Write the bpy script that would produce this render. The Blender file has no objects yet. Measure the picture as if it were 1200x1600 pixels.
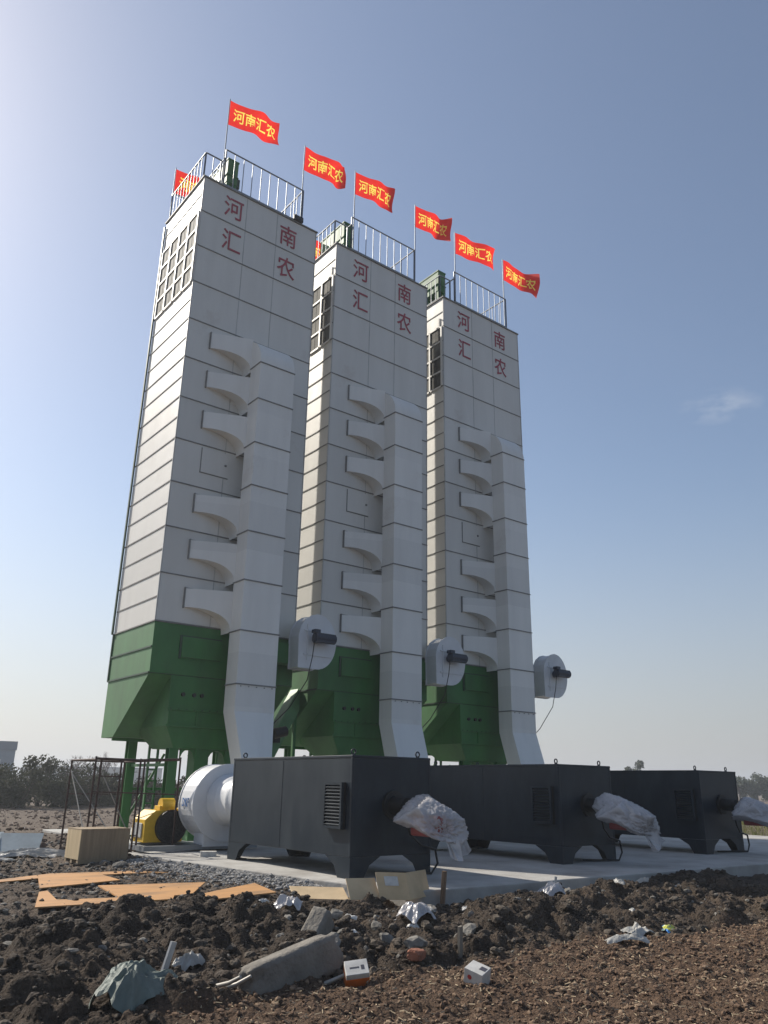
import bpy, bmesh, math, random
import numpy as np
from mathutils import Vector, Matrix
R = math.radians
sc = bpy.context.scene
COL = sc.collection

# ------------------------------------------------------------------ camera
PITCH, YAW, ROLL, EYE = 0.33285, 0.66567, 0.01735, 1.517
def camera():
    F = Vector((math.sin(YAW)*math.cos(PITCH), math.cos(YAW)*math.cos(PITCH), math.sin(PITCH)))
    Rt = Vector((math.cos(YAW), -math.sin(YAW), 0)); U = Rt.cross(F)
    R2 = math.cos(ROLL)*Rt + math.sin(ROLL)*U; U2 = -math.sin(ROLL)*Rt + math.cos(ROLL)*U
    cd = bpy.data.cameras.new('camera'); cam = bpy.data.objects.new('camera', cd); COL.objects.link(cam)
    cd.sensor_fit = 'VERTICAL'; cd.sensor_height = 32; cd.sensor_width = 24
    cd.lens = 1233.285/1600*32
    m = Matrix((( R2.x, U2.x, -F.x, 0), (R2.y, U2.y, -F.y, 0), (R2.z, U2.z, -F.z, EYE), (0, 0, 0, 1)))
    cam.matrix_world = m
    cd.clip_start = .1; cd.clip_end = 8000
    sc.camera = cam
camera()

# ------------------------------------------------------------------ sky, sun, exposure
SUN_EL, SUN_AZ = R(38), R(-20)        # azimuth from +Y, clockwise positive
w = bpy.data.worlds.new('World'); sc.world = w; w.use_nodes = True
nt = w.node_tree; N = nt.nodes; L = nt.links
for n in list(N): N.remove(n)
out = N.new('ShaderNodeOutputWorld'); bg = N.new('ShaderNodeBackground'); sky = N.new('ShaderNodeTexSky')
sky.sky_type = 'NISHITA'; sky.sun_disc = False; sky.sun_elevation = SUN_EL; sky.sun_rotation = SUN_AZ
sky.altitude = 50; sky.air_density = 1.0; sky.dust_density = 1.1; sky.ozone_density = 1.2
bg.inputs['Strength'].default_value = 0.11
# one small wisp of cloud low on the right, a feature of the sky itself
tc = N.new('ShaderNodeTexCoord'); mp = N.new('ShaderNodeMapping'); mp.inputs['Scale'].default_value = (14, 14, 34)
nz = N.new('ShaderNodeTexNoise'); nz.inputs['Scale'].default_value = 1.6; nz.inputs['Detail'].default_value = 6
L.new(tc.outputs['Generated'], mp.inputs['Vector']); L.new(mp.outputs['Vector'], nz.inputs['Vector'])
caz, cel = R(63.3), R(24.9)
cdir = (math.sin(caz)*math.cos(cel), math.cos(caz)*math.cos(cel), math.sin(cel))
sb = N.new('ShaderNodeVectorMath'); sb.operation = 'SUBTRACT'; sb.inputs[1].default_value = cdir
L.new(tc.outputs['Generated'], sb.inputs[0])
scl = N.new('ShaderNodeVectorMath'); scl.operation = 'MULTIPLY'; scl.inputs[1].default_value = (1, 1, 2.4)
L.new(sb.outputs[0], scl.inputs[0])
ln = N.new('ShaderNodeVectorMath'); ln.operation = 'LENGTH'; L.new(scl.outputs[0], ln.inputs[0])
m1 = N.new('ShaderNodeMapRange'); m1.inputs[1].default_value = 0.0; m1.inputs[2].default_value = .05
m1.inputs[3].default_value = 1; m1.inputs[4].default_value = 0; L.new(ln.outputs['Value'], m1.inputs[0])
m2 = N.new('ShaderNodeMapRange'); m2.inputs[1].default_value = .45; m2.inputs[2].default_value = .95; L.new(nz.outputs[0], m2.inputs[0])
mu = N.new('ShaderNodeMath'); mu.operation = 'MULTIPLY'; L.new(m1.outputs[0], mu.inputs[0]); L.new(m2.outputs[0], mu.inputs[1])
mx = N.new('ShaderNodeMixRGB'); mx.inputs[2].default_value = (5, 5.2, 5.6, 1)
# hazy air towards the horizon, brighter on the sun's side
sx = N.new('ShaderNodeSeparateXYZ'); L.new(tc.outputs['Generated'], sx.inputs[0])
hz = N.new('ShaderNodeMapRange'); hz.interpolation_type = 'SMOOTHERSTEP'; hz.inputs[1].default_value = -.12; hz.inputs[2].default_value = .42
hz.inputs[3].default_value = .92; hz.inputs[4].default_value = .10; L.new(sx.outputs['Z'], hz.inputs[0])
dt = N.new('ShaderNodeVectorMath'); dt.operation = 'DOT_PRODUCT'; dt.inputs[1].default_value = (math.sin(SUN_AZ), math.cos(SUN_AZ), 0)
L.new(tc.outputs['Generated'], dt.inputs[0])
az_ = N.new('ShaderNodeMapRange'); az_.inputs[1].default_value = -.5; az_.inputs[2].default_value = .95; L.new(dt.outputs['Value'], az_.inputs[0])
hc = N.new('ShaderNodeMixRGB'); hc.inputs[1].default_value = (1.65, 1.75, 1.98, 1); hc.inputs[2].default_value = (5.2, 5.08, 5.0, 1)
L.new(az_.outputs[0], hc.inputs[0])
hm = N.new('ShaderNodeMixRGB'); L.new(hz.outputs[0], hm.inputs[0]); L.new(sky.outputs[0], hm.inputs[1]); L.new(hc.outputs[0], hm.inputs[2])
L.new(mu.outputs[0], mx.inputs[0]); L.new(hm.outputs[0], mx.inputs[1])
L.new(mx.outputs[0], bg.inputs['Color']); L.new(bg.outputs[0], out.inputs[0])

sl = bpy.data.lights.new('sun', 'SUN'); so = bpy.data.objects.new('sun', sl); COL.objects.link(so)
sl.energy = 4.5; sl.angle = R(.6); sl.color = (1, .93, .82)
sd = Vector((math.sin(SUN_AZ)*math.cos(SUN_EL), math.cos(SUN_AZ)*math.cos(SUN_EL), math.sin(SUN_EL)))
so.rotation_euler = sd.to_track_quat('Z', 'Y').to_euler()
so.location = (0, 0, 60)
vs = sc.view_settings
vs.view_transform = 'Standard'; vs.look = 'None'; vs.gamma = 1; vs.use_curve_mapping = False; vs.exposure = 0.34
sc.cycles.max_bounces = 8; sc.cycles.diffuse_bounces = 4; sc.cycles.transparent_max_bounces = 16

# ------------------------------------------------------------------ materials
MATS = {}
def mat(name, col, rough=.6, metal=0, var=.15, vscale=1.5, stretch=(1, 1, 1), bump=0, bscale=20, col2=None, lo=.35, hi=.7,
        spec=.5, detail=5, transl=0, alpha=1, coat=0, sheen=0):
    if name in MATS: return MATS[name]
    m = bpy.data.materials.new(name); m.use_nodes = True
    n = m.node_tree.nodes; l = m.node_tree.links; b = n['Principled BSDF']
    tc = n.new('ShaderNodeTexCoord'); mp = n.new('ShaderNodeMapping'); mp.inputs['Scale'].default_value = stretch
    oi = n.new('ShaderNodeObjectInfo'); ad = n.new('ShaderNodeVectorMath'); ad.operation = 'ADD'
    ml = n.new('ShaderNodeVectorMath'); ml.operation = 'MULTIPLY'; ml.inputs[1].default_value = (37, 53, 29)
    l.new(oi.outputs['Random'], ml.inputs[0]); l.new(tc.outputs['Object'], ad.inputs[0]); l.new(ml.outputs[0], ad.inputs[1])
    l.new(ad.outputs[0], mp.inputs['Vector'])
    nz = n.new('ShaderNodeTexNoise'); nz.inputs['Scale'].default_value = vscale; nz.inputs['Detail'].default_value = detail
    nz.inputs['Roughness'].default_value = .6
    l.new(mp.outputs[0], nz.inputs['Vector'])
    c2 = col2 or tuple(c*(1-var*2) for c in col)
    mr = n.new('ShaderNodeMapRange'); mr.inputs[1].default_value = lo; mr.inputs[2].default_value = hi
    l.new(nz.outputs[0], mr.inputs[0])
    mxc = n.new('ShaderNodeMixRGB'); mxc.inputs[1].default_value = (*col, 1); mxc.inputs[2].default_value = (*c2, 1)
    l.new(mr.outputs[0], mxc.inputs[0]); l.new(mxc.outputs[0], b.inputs['Base Color'])
    b.inputs['Metallic'].default_value = metal; b.inputs['Specular IOR Level'].default_value = spec
    if sheen: b.inputs['Sheen Weight'].default_value = sheen; b.inputs['Sheen Roughness'].default_value = .55
    if coat: b.inputs['Coat Weight'].default_value = coat; b.inputs['Coat Roughness'].default_value = .12
    rr = n.new('ShaderNodeMapRange'); rr.inputs[3].default_value = max(0, rough-.08); rr.inputs[4].default_value = min(1, rough+.14)
    l.new(nz.outputs[0], rr.inputs[0]); l.new(rr.outputs[0], b.inputs['Roughness'])
    if bump:
        nb = n.new('ShaderNodeTexNoise'); nb.inputs['Scale'].default_value = bscale; nb.inputs['Detail'].default_value = 4
        l.new(ad.outputs[0], nb.inputs['Vector'])
        bp = n.new('ShaderNodeBump'); bp.inputs['Strength'].default_value = 1; bp.inputs['Distance'].default_value = bump
        l.new(nb.outputs[0], bp.inputs['Height']); l.new(bp.outputs[0], b.inputs['Normal'])
    if transl:
        tr = n.new('ShaderNodeBsdfTranslucent'); l.new(mxc.outputs[0], tr.inputs['Color'])
        ms = n.new('ShaderNodeMixShader'); ms.inputs[0].default_value = transl
        o = n['Material Output']; l.new(b.outputs[0], ms.inputs[1]); l.new(tr.outputs[0], ms.inputs[2]); l.new(ms.outputs[0], o.inputs[0])
    if alpha < 1: b.inputs['Alpha'].default_value = alpha
    MATS[name] = m
    return m

def panel_paint(name, col, pz0, pitch):
    """sheet-metal panel paint: slightly different tone per panel course, vertical run-off streaks, rust flecks, oil-canning"""
    m = mat(name, col, rough=.5, var=.05, vscale=1.1, stretch=(1.6, 1.6, .22), bump=.011, bscale=1.3, lo=.4, hi=.8, spec=.75)
    n = m.node_tree.nodes; l = m.node_tree.links; b = n['Principled BSDF']
    src = b.inputs['Base Color'].links[0].from_socket
    tc = [x for x in n if x.type == 'TEX_COORD'][0]
    sp = n.new('ShaderNodeSeparateXYZ'); l.new(tc.outputs['Object'], sp.inputs[0])
    s1 = n.new('ShaderNodeMath'); s1.operation = 'SUBTRACT'; s1.inputs[1].default_value = pz0; l.new(sp.outputs['Z'], s1.inputs[0])
    s2 = n.new('ShaderNodeMath'); s2.operation = 'DIVIDE'; s2.inputs[1].default_value = pitch; l.new(s1.outputs[0], s2.inputs[0])
    s3 = n.new('ShaderNodeMath'); s3.operation = 'FLOOR'; l.new(s2.outputs[0], s3.inputs[0])
    wn = n.new('ShaderNodeTexWhiteNoise'); wn.noise_dimensions = '1D'; l.new(s3.outputs[0], wn.inputs['W'])
    mr = n.new('ShaderNodeMapRange'); mr.inputs[3].default_value = .93; mr.inputs[4].default_value = 1.04; l.new(wn.outputs[0], mr.inputs[0])
    hs = n.new('ShaderNodeHueSaturation'); l.new(src, hs.inputs['Color']); l.new(mr.outputs[0], hs.inputs['Value'])
    # scattered reddish dirt smears
    nz = n.new('ShaderNodeTexNoise'); nz.inputs['Scale'].default_value = .55; nz.inputs['Detail'].default_value = 7; nz.inputs['Roughness'].default_value = .7
    l.new(tc.outputs['Object'], nz.inputs['Vector'])
    m2 = n.new('ShaderNodeMapRange'); m2.inputs[1].default_value = .60; m2.inputs[2].default_value = .78; m2.inputs[4].default_value = .42
    l.new(nz.outputs[0], m2.inputs[0])
    mx = n.new('ShaderNodeMixRGB'); mx.inputs[2].default_value = (.36, .27, .21, 1); l.new(m2.outputs[0], mx.inputs[0]); l.new(hs.outputs[0], mx.inputs[1])
    l.new(mx.outputs[0], b.inputs['Base Color'])
    return m
ZT, ZG, ZH, ZB = 21.21, 5.776, 4.346, 2.697
PITCHZ = (ZT-ZG)/11
W_, D_ = 4.597, 3.127
white = panel_paint('white panel paint', (.65, .635, .59), ZG, PITCHZ)
duct_white = panel_paint('white duct paint', (.74, .73, .69), 2.0, 1.5)
green = mat('green paint', (.022, .165, .026), .55, spec=.6, sheen=.09, var=.2, vscale=1.2, stretch=(1, 1, .4), bump=.004, bscale=1.5)
seam = mat('dark seam steel', (.23, .23, .22), .6, var=.2)
seam_light = mat('panel joint', (.50, .50, .48), .5)
green_dark = mat('dark green trim', (.025, .07, .035), .5)
dark = mat('slate grey paint', (.009, .017, .027), .36, var=.22, vscale=2.2, stretch=(1, 1, .5), bump=.002, bscale=3, spec=.32, col2=(.022, .032, .042), lo=.42, hi=.72)
black = mat('black rubber', (.012, .012, .013), .55)
fanw = mat('fan casing paint', (.66, .67, .68), .38, var=.06, vscale=2)
galv = mat('galvanised rail', (.29, .31, .33), .42, metal=.6, var=.1)
pane_m = mat('louvre pane', (.075, .072, .062), .65, col2=(.27, .265, .24), vscale=.45, spec=.12, lo=.46, hi=.66)
red_paint = mat('red letter paint', (.36, .05, .075), .55, var=.1)
flag_red = mat('red flag cloth', (.80, .03, .02), .75, var=.06, vscale=3, transl=.6)
flag_yel = mat('yellow flag print', (.98, .80, .14), .7, var=.03, transl=.6)
yellow = mat('yellow machine paint', (.72, .44, .015), .42, var=.1, vscale=6)
motor_blue = mat('blue motor paint', (.02, .028, .05), .4)
concrete = mat('cast concrete', (.42, .41, .385), .85, col2=(.27, .25, .225), lo=.42, hi=.68, vscale=.8, bump=.012, bscale=9, detail=10)
chunk_m = mat('broken concrete', (.215, .195, .165), .92, var=.2, vscale=4, bump=.02, bscale=22, detail=9)
ply_side = mat('crate plywood', (.36, .27, .17), .75, var=.16, vscale=2.5, stretch=(6, 6, .5), bump=.002, bscale=30)
ply_orange = mat('orange formwork ply', (.50, .26, .095), .62, col2=(.29, .165, .075), lo=.46, hi=.72, vscale=1.6, stretch=(.7, 2.5, 1), bump=.002, bscale=14)
card = mat('cardboard', (.60, .45, .27), .85, var=.12, vscale=3, bump=.003, bscale=9)
rusty = mat('rusty scaffold tube', (.085, .05, .04), .7, metal=.2, var=.3, vscale=9)
pale_bar = mat('pale brace tube', (.40, .38, .34), .55, metal=.3)
plastic = mat('white plastic sheet', (.60, .585, .54), .35, var=.16, vscale=5, bump=.02, bscale=9, transl=.3)
clear = mat('clear plastic film', (.62, .60, .60), .2, var=.12, vscale=4, bump=.012, bscale=22, alpha=.64, spec=.9)
burner_red = mat('red burner paint', (.30, .06, .055), .5)
tarp = mat('grey green tarp', (.145, .175, .15), .6, var=.18, vscale=4, bump=.01, bscale=16)
carton_w = mat('white carton', (.60, .585, .55), .6, var=.14, vscale=9)
carton_o = mat('orange carton', (.74, .17, .03), .55, var=.1, vscale=8)
brick = mat('red brick', (.33, .13, .075), .9, var=.2, vscale=9, bump=.01, bscale=40)
stone_m = mat('rubble stone', (.22, .205, .18), .92, var=.3, vscale=6, bump=.02, bscale=24)
sheet_m = mat('grey blue sheet', (.30, .36, .39), .5, var=.15, vscale=2)
clad = mat('grey blue cladding', (.20, .25, .30), .6, var=.06)
clad2 = mat('darker cladding', (.13, .17, .22), .6, var=.06)
bldg = mat('pale far wall', (.42, .42, .40), .8, var=.08)

def soil_material():
    m = bpy.data.materials.new('bare soil'); m.use_nodes = True
    n = m.node_tree.nodes; l = m.node_tree.links; b = n['Principled BSDF']
    tc = n.new('ShaderNodeTexCoord')
    def noise(s, d=6, r=.6):
        z = n.new('ShaderNodeTexNoise'); z.inputs['Scale'].default_value = s; z.inputs['Detail'].default_value = d; z.inputs['Roughness'].default_value = r
        l.new(tc.outputs['Object'], z.inputs['Vector']); return z
    def ramp(src, a, b_, lo=0, hi=1):
        r = n.new('ShaderNodeMapRange'); r.inputs[1].default_value = a; r.inputs[2].default_value = b_; r.inputs[3].default_value = lo; r.inputs[4].default_value = hi
        l.new(src, r.inputs[0]); return r.outputs[0]
    def mixc(f, a, b_):
        x = n.new('ShaderNodeMixRGB'); l.new(f, x.inputs[0])
        for i, v in ((1, a), (2, b_)):
            if isinstance(v, tuple): x.inputs[i].default_value = (*v, 1)
            else: l.new(v, x.inputs[i])
        return x.outputs[0]
    c = mixc(ramp(noise(.9).outputs[0], .40, .62), (.050, .038, .029), (.125, .092, .066))
    c = mixc(ramp(noise(7, 8, .7).outputs[0], .45, .75), c, (.032, .025, .020))
    c = mixc(ramp(noise(26, 4).outputs[0], .58, .72, 0, .55), c, (.20, .165, .125))
    at = n.new('ShaderNodeAttribute'); at.attribute_name = 'tilled'
    till = mixc(ramp(noise(16, 6, .7).outputs[0], .36, .66), (.185, .118, .076), (.070, .045, .031))
    till = mixc(ramp(noise(60, 3).outputs[0], .60, .70, 0, .7), till, (.30, .22, .14))
    c = mixc(at.outputs['Fac'], c, till)
    at2 = n.new('ShaderNodeAttribute'); at2.attribute_name = 'dry'
    dry = mixc(ramp(noise(1.6, 7).outputs[0], .4, .65), (.185, .148, .116), (.12, .088, .066))
    dry = mixc(ramp(noise(9, 7, .7).outputs[0], .52, .70, 0, .8), dry, (.085, .068, .045))
    dry = mixc(ramp(noise(22, 5).outputs[0], .60, .70, 0, .7), dry, (.27, .235, .195))
    c = mixc(at2.outputs['Fac'], c, dry)
    l.new(c, b.inputs['Base Color']); b.inputs['Roughness'].default_value = .95; b.inputs['Specular IOR Level'].default_value = .25
    bp = n.new('ShaderNodeBump'); bp.inputs['Distance'].default_value = .06; bp.inputs['Strength'].default_value = 1
    l.new(noise(22, 9, .75).outputs[0], bp.inputs['Height'])
    b2 = n.new('ShaderNodeBump'); b2.inputs['Distance'].default_value = .02; b2.inputs['Strength'].default_value = 1
    vo = n.new('ShaderNodeTexVoronoi'); vo.inputs['Scale'].default_value = 34; l.new(tc.outputs['Object'], vo.inputs['Vector'])
    iv = n.new('ShaderNodeMath'); iv.operation = 'SUBTRACT'; iv.inputs[0].default_value = 1; l.new(vo.outputs['Distance'], iv.inputs[1])
    l.new(iv.outputs[0], b2.inputs['Height']); l.new(bp.outputs[0], b2.inputs['Normal']); l.new(b2.outputs[0], b.inputs['Normal'])
    return m
soil = soil_material()
clod_m = mat('soil clod', (.058, .045, .035), .95, col2=(.125, .105, .083), var=.3, vscale=2.5, lo=.45, hi=.62, bump=.02, bscale=30, spec=.25)
gravel_m = mat('grey gravel', (.36, .35, .335), .9, var=.3, vscale=6, spec=.3)
straw_m = mat('pale straw', (.42, .33, .21), .85, var=.25, vscale=1)

def leaf_mat(name, c1, c2):
    return mat(name, c1, .7, col2=c2, vscale=1.1, lo=.38, hi=.62, spec=.25, transl=.25)
hedge_m = leaf_mat('hedge leaves', (.040, .048, .026), (.075, .075, .048))
tree_m = leaf_mat('far tree leaves', (.060, .078, .052), (.095, .11, .075))
grass_m = leaf_mat('dry grass blades', (.14, .16, .045), (.22, .20, .075))
bark_m = mat('bark', (.11, .09, .08), .9)

# ------------------------------------------------------------------ mesh helper
class MB:
    def __init__(s): s.v = []; s.f = []; s.m = []; s.s = []
    def add(s, vs, fs, m=0, smooth=False):
        o = len(s.v); s.v += [tuple(v) for v in vs]
        for f in fs: s.f.append(tuple(i+o for i in f)); s.m.append(m); s.s.append(smooth)
    def box(s, x0, x1, y0, y1, z0, z1, m=0):
        s.add([(x0,y0,z0),(x1,y0,z0),(x1,y1,z0),(x0,y1,z0),(x0,y0,z1),(x1,y0,z1),(x1,y1,z1),(x0,y1,z1)],
              [(0,3,2,1),(4,5,6,7),(0,1,5,4),(1,2,6,5),(2,3,7,6),(3,0,4,7)], m)
    def prism(s, poly, axis, a, b, m=0):
        """poly: 2d points; axis 0: (y,z) along x; 1: (x,z) along y; 2: (x,y) along z"""
        def P(p, t): return (t, p[0], p[1]) if axis == 0 else ((p[0], t, p[1]) if axis == 1 else (p[0], p[1], t))
        n = len(poly)
        s.add([P(p, a) for p in poly]+[P(p, b) for p in poly],
              [tuple(range(n))[::-1], tuple(range(n, 2*n))]+[(i, (i+1) % n, n+(i+1) % n, n+i) for i in range(n)], m)
    def frustum(s, bot, top, m=0):
        n = len(bot)
        s.add(list(bot)+list(top), [tuple(range(n))[::-1], tuple(range(n, 2*n))]+[(i, (i+1) % n, n+(i+1) % n, n+i) for i in range(n)], m)
    def tube(s, pts, r, n=8, m=0, cap=True):
        pts = [Vector(p) for p in pts]; rs = r if isinstance(r, (list, tuple)) else [r]*len(pts)
        rings = []; up = None
        for i, p in enumerate(pts):
            d = (pts[min(i+1, len(pts)-1)]-pts[max(i-1, 0)]).normalized()
            if up is None: up = Vector((0, 0, 1)) if abs(d.z) < .9 else Vector((1, 0, 0))
            a = d.cross(up).normalized(); up = a.cross(d).normalized()
            rings.append([p+rs[i]*(math.cos(2*math.pi*k/n)*a+math.sin(2*math.pi*k/n)*up) for k in range(n)])
        vs = [v for q in rings for v in q]
        s.add(vs, [(i*n+k, i*n+(k+1) % n, (i+1)*n+(k+1) % n, (i+1)*n+k) for i in range(len(pts)-1) for k in range(n)], m, True)
        if cap:
            s.add(rings[0], [tuple(range(n))[::-1]], m); s.add(rings[-1], [tuple(range(n))], m)
    def build(s, name, mats, parent=None, loc=(0, 0, 0), rot=(0, 0, 0), bevel=0, kind=None):
        me = bpy.data.meshes.new(name); me.from_pydata(s.v, [], s.f); me.update()
        for q in (mats if isinstance(mats, (list, tuple)) else [mats]): me.materials.append(q)
        me.polygons.foreach_set('material_index', s.m); me.polygons.foreach_set('use_smooth', s.s)
        bm = bmesh.new(); bm.from_mesh(me); bmesh.ops.recalc_face_normals(bm, faces=bm.faces); bm.to_mesh(me); bm.free()
        o = bpy.data.objects.new(name, me); COL.objects.link(o); o.location = loc; o.rotation_euler = rot
        if parent: o.parent = parent
        if bevel:
            b = o.modifiers.new('bevel', 'BEVEL'); b.width = bevel; b.segments = 2; b.limit_method = 'ANGLE'; b.angle_limit = R(40)
        if kind: o['kind'] = kind
        return o
def tag(o, label, cat, group=None, kind=None):
    o['label'] = label
    if cat: o['category'] = cat
    if group: o['group'] = group
    if kind: o['kind'] = kind
    return o
def empty(name, loc, rz=0):
    o = bpy.data.objects.new(name, None); COL.objects.link(o); o.location = loc; o.rotation_euler = (0, 0, rz); o.empty_display_size = .3
    return o
def copy_tree(o, parent=None):
    c = o.copy(); COL.objects.link(c)
    if parent: c.parent = parent
    for ch in list(o.children): copy_tree(ch, c)
    return c
def box1(name, m, parent, x0, x1, y0, y1, z0, z1, bevel=0):
    b = MB(); b.box(x0, x1, y0, y1, z0, z1); return b.build(name, m, parent, bevel=bevel)

# ------------------------------------------------------------------ noise (numpy)
def hash2(ix, iy, seed):
    h = (ix.astype(np.int64)*374761393+iy.astype(np.int64)*668265263+seed*974711) & 0x7fffffff
    h = ((h ^ (h >> 13))*1274126177) & 0x7fffffff
    return ((h ^ (h >> 16)) & 0xffff)/65535.0
def vnoise(x, y, seed):
    ix = np.floor(x); iy = np.floor(y); fx = x-ix; fy = y-iy
    fx = fx*fx*(3-2*fx); fy = fy*fy*(3-2*fy)
    a = hash2(ix, iy, seed); b = hash2(ix+1, iy, seed); c = hash2(ix, iy+1, seed); d = hash2(ix+1, iy+1, seed)
    return (a*(1-fx)+b*fx)*(1-fy)+(c*(1-fx)+d*fx)*fy
def fbm(x, y, seed, o=4):
    s = 0; a = .5
    for k in range(o): s = s+a*vnoise(x*2**k, y*2**k, seed+k); a *= .5
    return s
def lumps(x, y, cell, seed, dens=.8):
    """rounded clods: one jittered hemispherical bump per cell"""
    X = x/cell; Y = y/cell; ix = np.floor(X); iy = np.floor(Y); h = np.zeros_like(X)
    for dx in (-1, 0, 1):
        for dy in (-1, 0, 1):
            jx, jy = ix+dx, iy+dy
            px = jx+.5+.9*(hash2(jx, jy, seed)-.5); py = jy+.5+.9*(hash2(jx, jy, seed+1)-.5)
            r = .35+.5*hash2(jx, jy, seed+2); on = hash2(jx, jy, seed+3) < dens
            q = 1-((X-px)**2+(Y-py)**2)/r**2
            h = np.maximum(h, np.where(on & (q > 0), np.sqrt(np.maximum(q, 0))*r, 0))
    return h*cell
def sstep(a, b, x):
    t = np.clip((x-a)/(b-a), 0, 1); return t*t*(3-2*t)
def till_mask(x, y):
    e = 6.75+.16*np.sin(x*1.7)+.25*(fbm(x*1.2, y*1.2, 90)-.45)-.12*np.clip(x-9, 0, 4)
    return sstep(.15, -.15, y-e)*sstep(2.6, 3.4, x+.15*np.sin(y*3))
def slab_left(y):
    return np.where(y < 18.4, 8.45-.131*(y-10), np.minimum(7.35+(y-18.4)*.75, 8.35))
def slab_inside(x, y, mgn=0):
    xl = slab_left(y)
    return (x > xl-mgn) & (y > 10.05-(x-8.45)*.035-mgn) & (x < 30+mgn) & (y < 28+mgn)
def ground_h(x, y, fine=True):
    x = np.asarray(x, float); y = np.asarray(y, float)
    d = np.hypot(x, y); near = sstep(26, 15, d)
    left = sstep(-.5, .25, slab_left(y)-x)*sstep(10.6, 12.2, y)
    z = -.32+.19*left
    z = np.where(d > 30, -.2, z)
    t = till_mask(x, y)
    z = z+.07*t
    berm = np.exp(-(((x-4.3)/2.3)**2+((y-10.1)/1.15)**2)**1.5)*.20
    berm += np.exp(-((x-5.7)/.75)**2-((y-10.9)/.45)**2)*.13
    berm += np.exp(-((x-9.5)/2.6)**2-((y-8.1)/.7)**2)*.10
    berm += .10*np.exp(-((y-(9.62-.035*(x-8.45)))/.38)**2)*sstep(8.2, 9.2, x)*(.25+1.5*np.clip(fbm(x*1.1, y*.4, 39)-.25, 0, 1))
    berm += np.exp(-((x-14)/3.5)**2-((y-8.3)/.8)**2)*.12
    z = z+berm
    sdist = slab_left(y)-x
    z = z+(.075+.035*sstep(16.5, 18.5, y))*left*np.exp(-np.maximum(sdist, 0)**2/(.5+1.5*sstep(17, 19, y)))
    coarse = near*(1-t)*(1-.80*left)*sstep(11.7, 10.9, y+.25*np.sin(x*2.3))
    z = z+near*.10*(fbm(x*.9, y*.9, 3)-.47)*(1-.6*left)
    if fine:
        z = z+coarse*((.55+.9*fbm(x*9,y*9,14))*lumps(x+.20*fbm(x*5,y*5,15), y+.20*fbm(x*5,y*5,16), .50, 11, .45)*.42+lumps(x+.25*fbm(x*3,y*3,35), y+.25*fbm(x*3,y*3,36), 1.1, 37, .5)*.16*(.5+fbm(x*7,y*7,38))+lumps(x+.3+.10*fbm(x*11,y*11,13), y+.12*fbm(x*9,y*9,17), .24, 21, .6)*.42*(.4+fbm(x*1.3,y*1.3,18))+lumps(x, y+.1, .12, 31, .7)*.40*(.3+1.2*fbm(x*2,y*2,19))+lumps(x, y, .065, 41, .8)*.35+.11*(fbm(x*6,y*6,22,5)-.47)-.03*np.abs(vnoise(x*9,y*9,23)-.5))
        z = z+t*near*(lumps(x, y, .13, 51, .75)*.40+lumps(x, y, .065, 61, .85)*.50+.05*(vnoise(x*.8-y*1.9, y*.7+x*.3, 71)-.5))
        z = z+sstep(40, 24, d)*left*(lumps(x, y, .16, 81, .35)*.28+lumps(x, y, .07, 82, .5)*.35+.10*(fbm(x*2.2, y*2.2, 84, 5)-.47))
    far = sstep(18, 60, d)
    z = z+far*(.5*(fbm(x*.12, y*.12, 5)-.47)+.25*(fbm(x*.6, y*.6, 6)-.47))*sstep(400, 90, d)
    gap = slab_inside(x, y, .12)
    z = np.where(gap, np.minimum(z, -.16), z)
    return z
def gz(x, y): return float(ground_h(np.array([x]), np.array([y]))[0])

# ------------------------------------------------------------------ ground, slab
def axis(a, b, step, far):
    mid = list(np.arange(a, b, step)); s = step; lo = []; v = a
    while v > -far: s = min(s*1.12, 400); v -= s; lo.append(v)
    hi = []; s = step; v = mid[-1]
    while v < far: s = min(s*1.12, 400); v += s; hi.append(v)
    return np.array(lo[::-1]+mid+hi)
def build_ground():
    xs = axis(1.2, 15.0, .03, 4500); ys = axis(3.2, 17.2, .035, 4500)
    X, Y = np.meshgrid(xs, ys); Z = ground_h(X, Y)
    nx, ny = len(xs), len(ys)
    v = np.stack([X.ravel(), Y.ravel(), Z.ravel()], 1)
    i = np.arange(nx*ny).reshape(ny, nx)
    f = np.stack([i[:-1, :-1].ravel(), i[:-1, 1:].ravel(), i[1:, 1:].ravel(), i[1:, :-1].ravel()], 1)
    me = bpy.data.meshes.new('ground'); me.vertices.add(len(v)); me.vertices.foreach_set('co', v.ravel().astype(np.float32))
    me.loops.add(f.size); me.loops.foreach_set('vertex_index', f.ravel().astype(np.int32))
    me.polygons.add(len(f)); me.polygons.foreach_set('loop_start', np.arange(0, f.size, 4).astype(np.int32))
    me.update(calc_edges=True); me.polygons.foreach_set('use_smooth', np.ones(len(f), bool))
    a = me.attributes.new('tilled', 'FLOAT', 'POINT'); a.data.foreach_set('value', till_mask(X, Y).ravel().astype(np.float32))
    dry = np.clip(sstep(9.2, 8.2, X+(Y-12)*.15)*sstep(10.9, 12.2, Y)+sstep(20, 30, np.hypot(X, Y)), 0, 1)
    a = me.attributes.new('dry', 'FLOAT', 'POINT'); a.data.foreach_set('value', dry.ravel().astype(np.float32))
    me.materials.append(soil)
    o = bpy.data.objects.new('ground', me); COL.objects.link(o); o['kind'] = 'structure'
    o['label'] = 'rough brown bare earth round the concrete slab'
build_ground()

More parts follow.
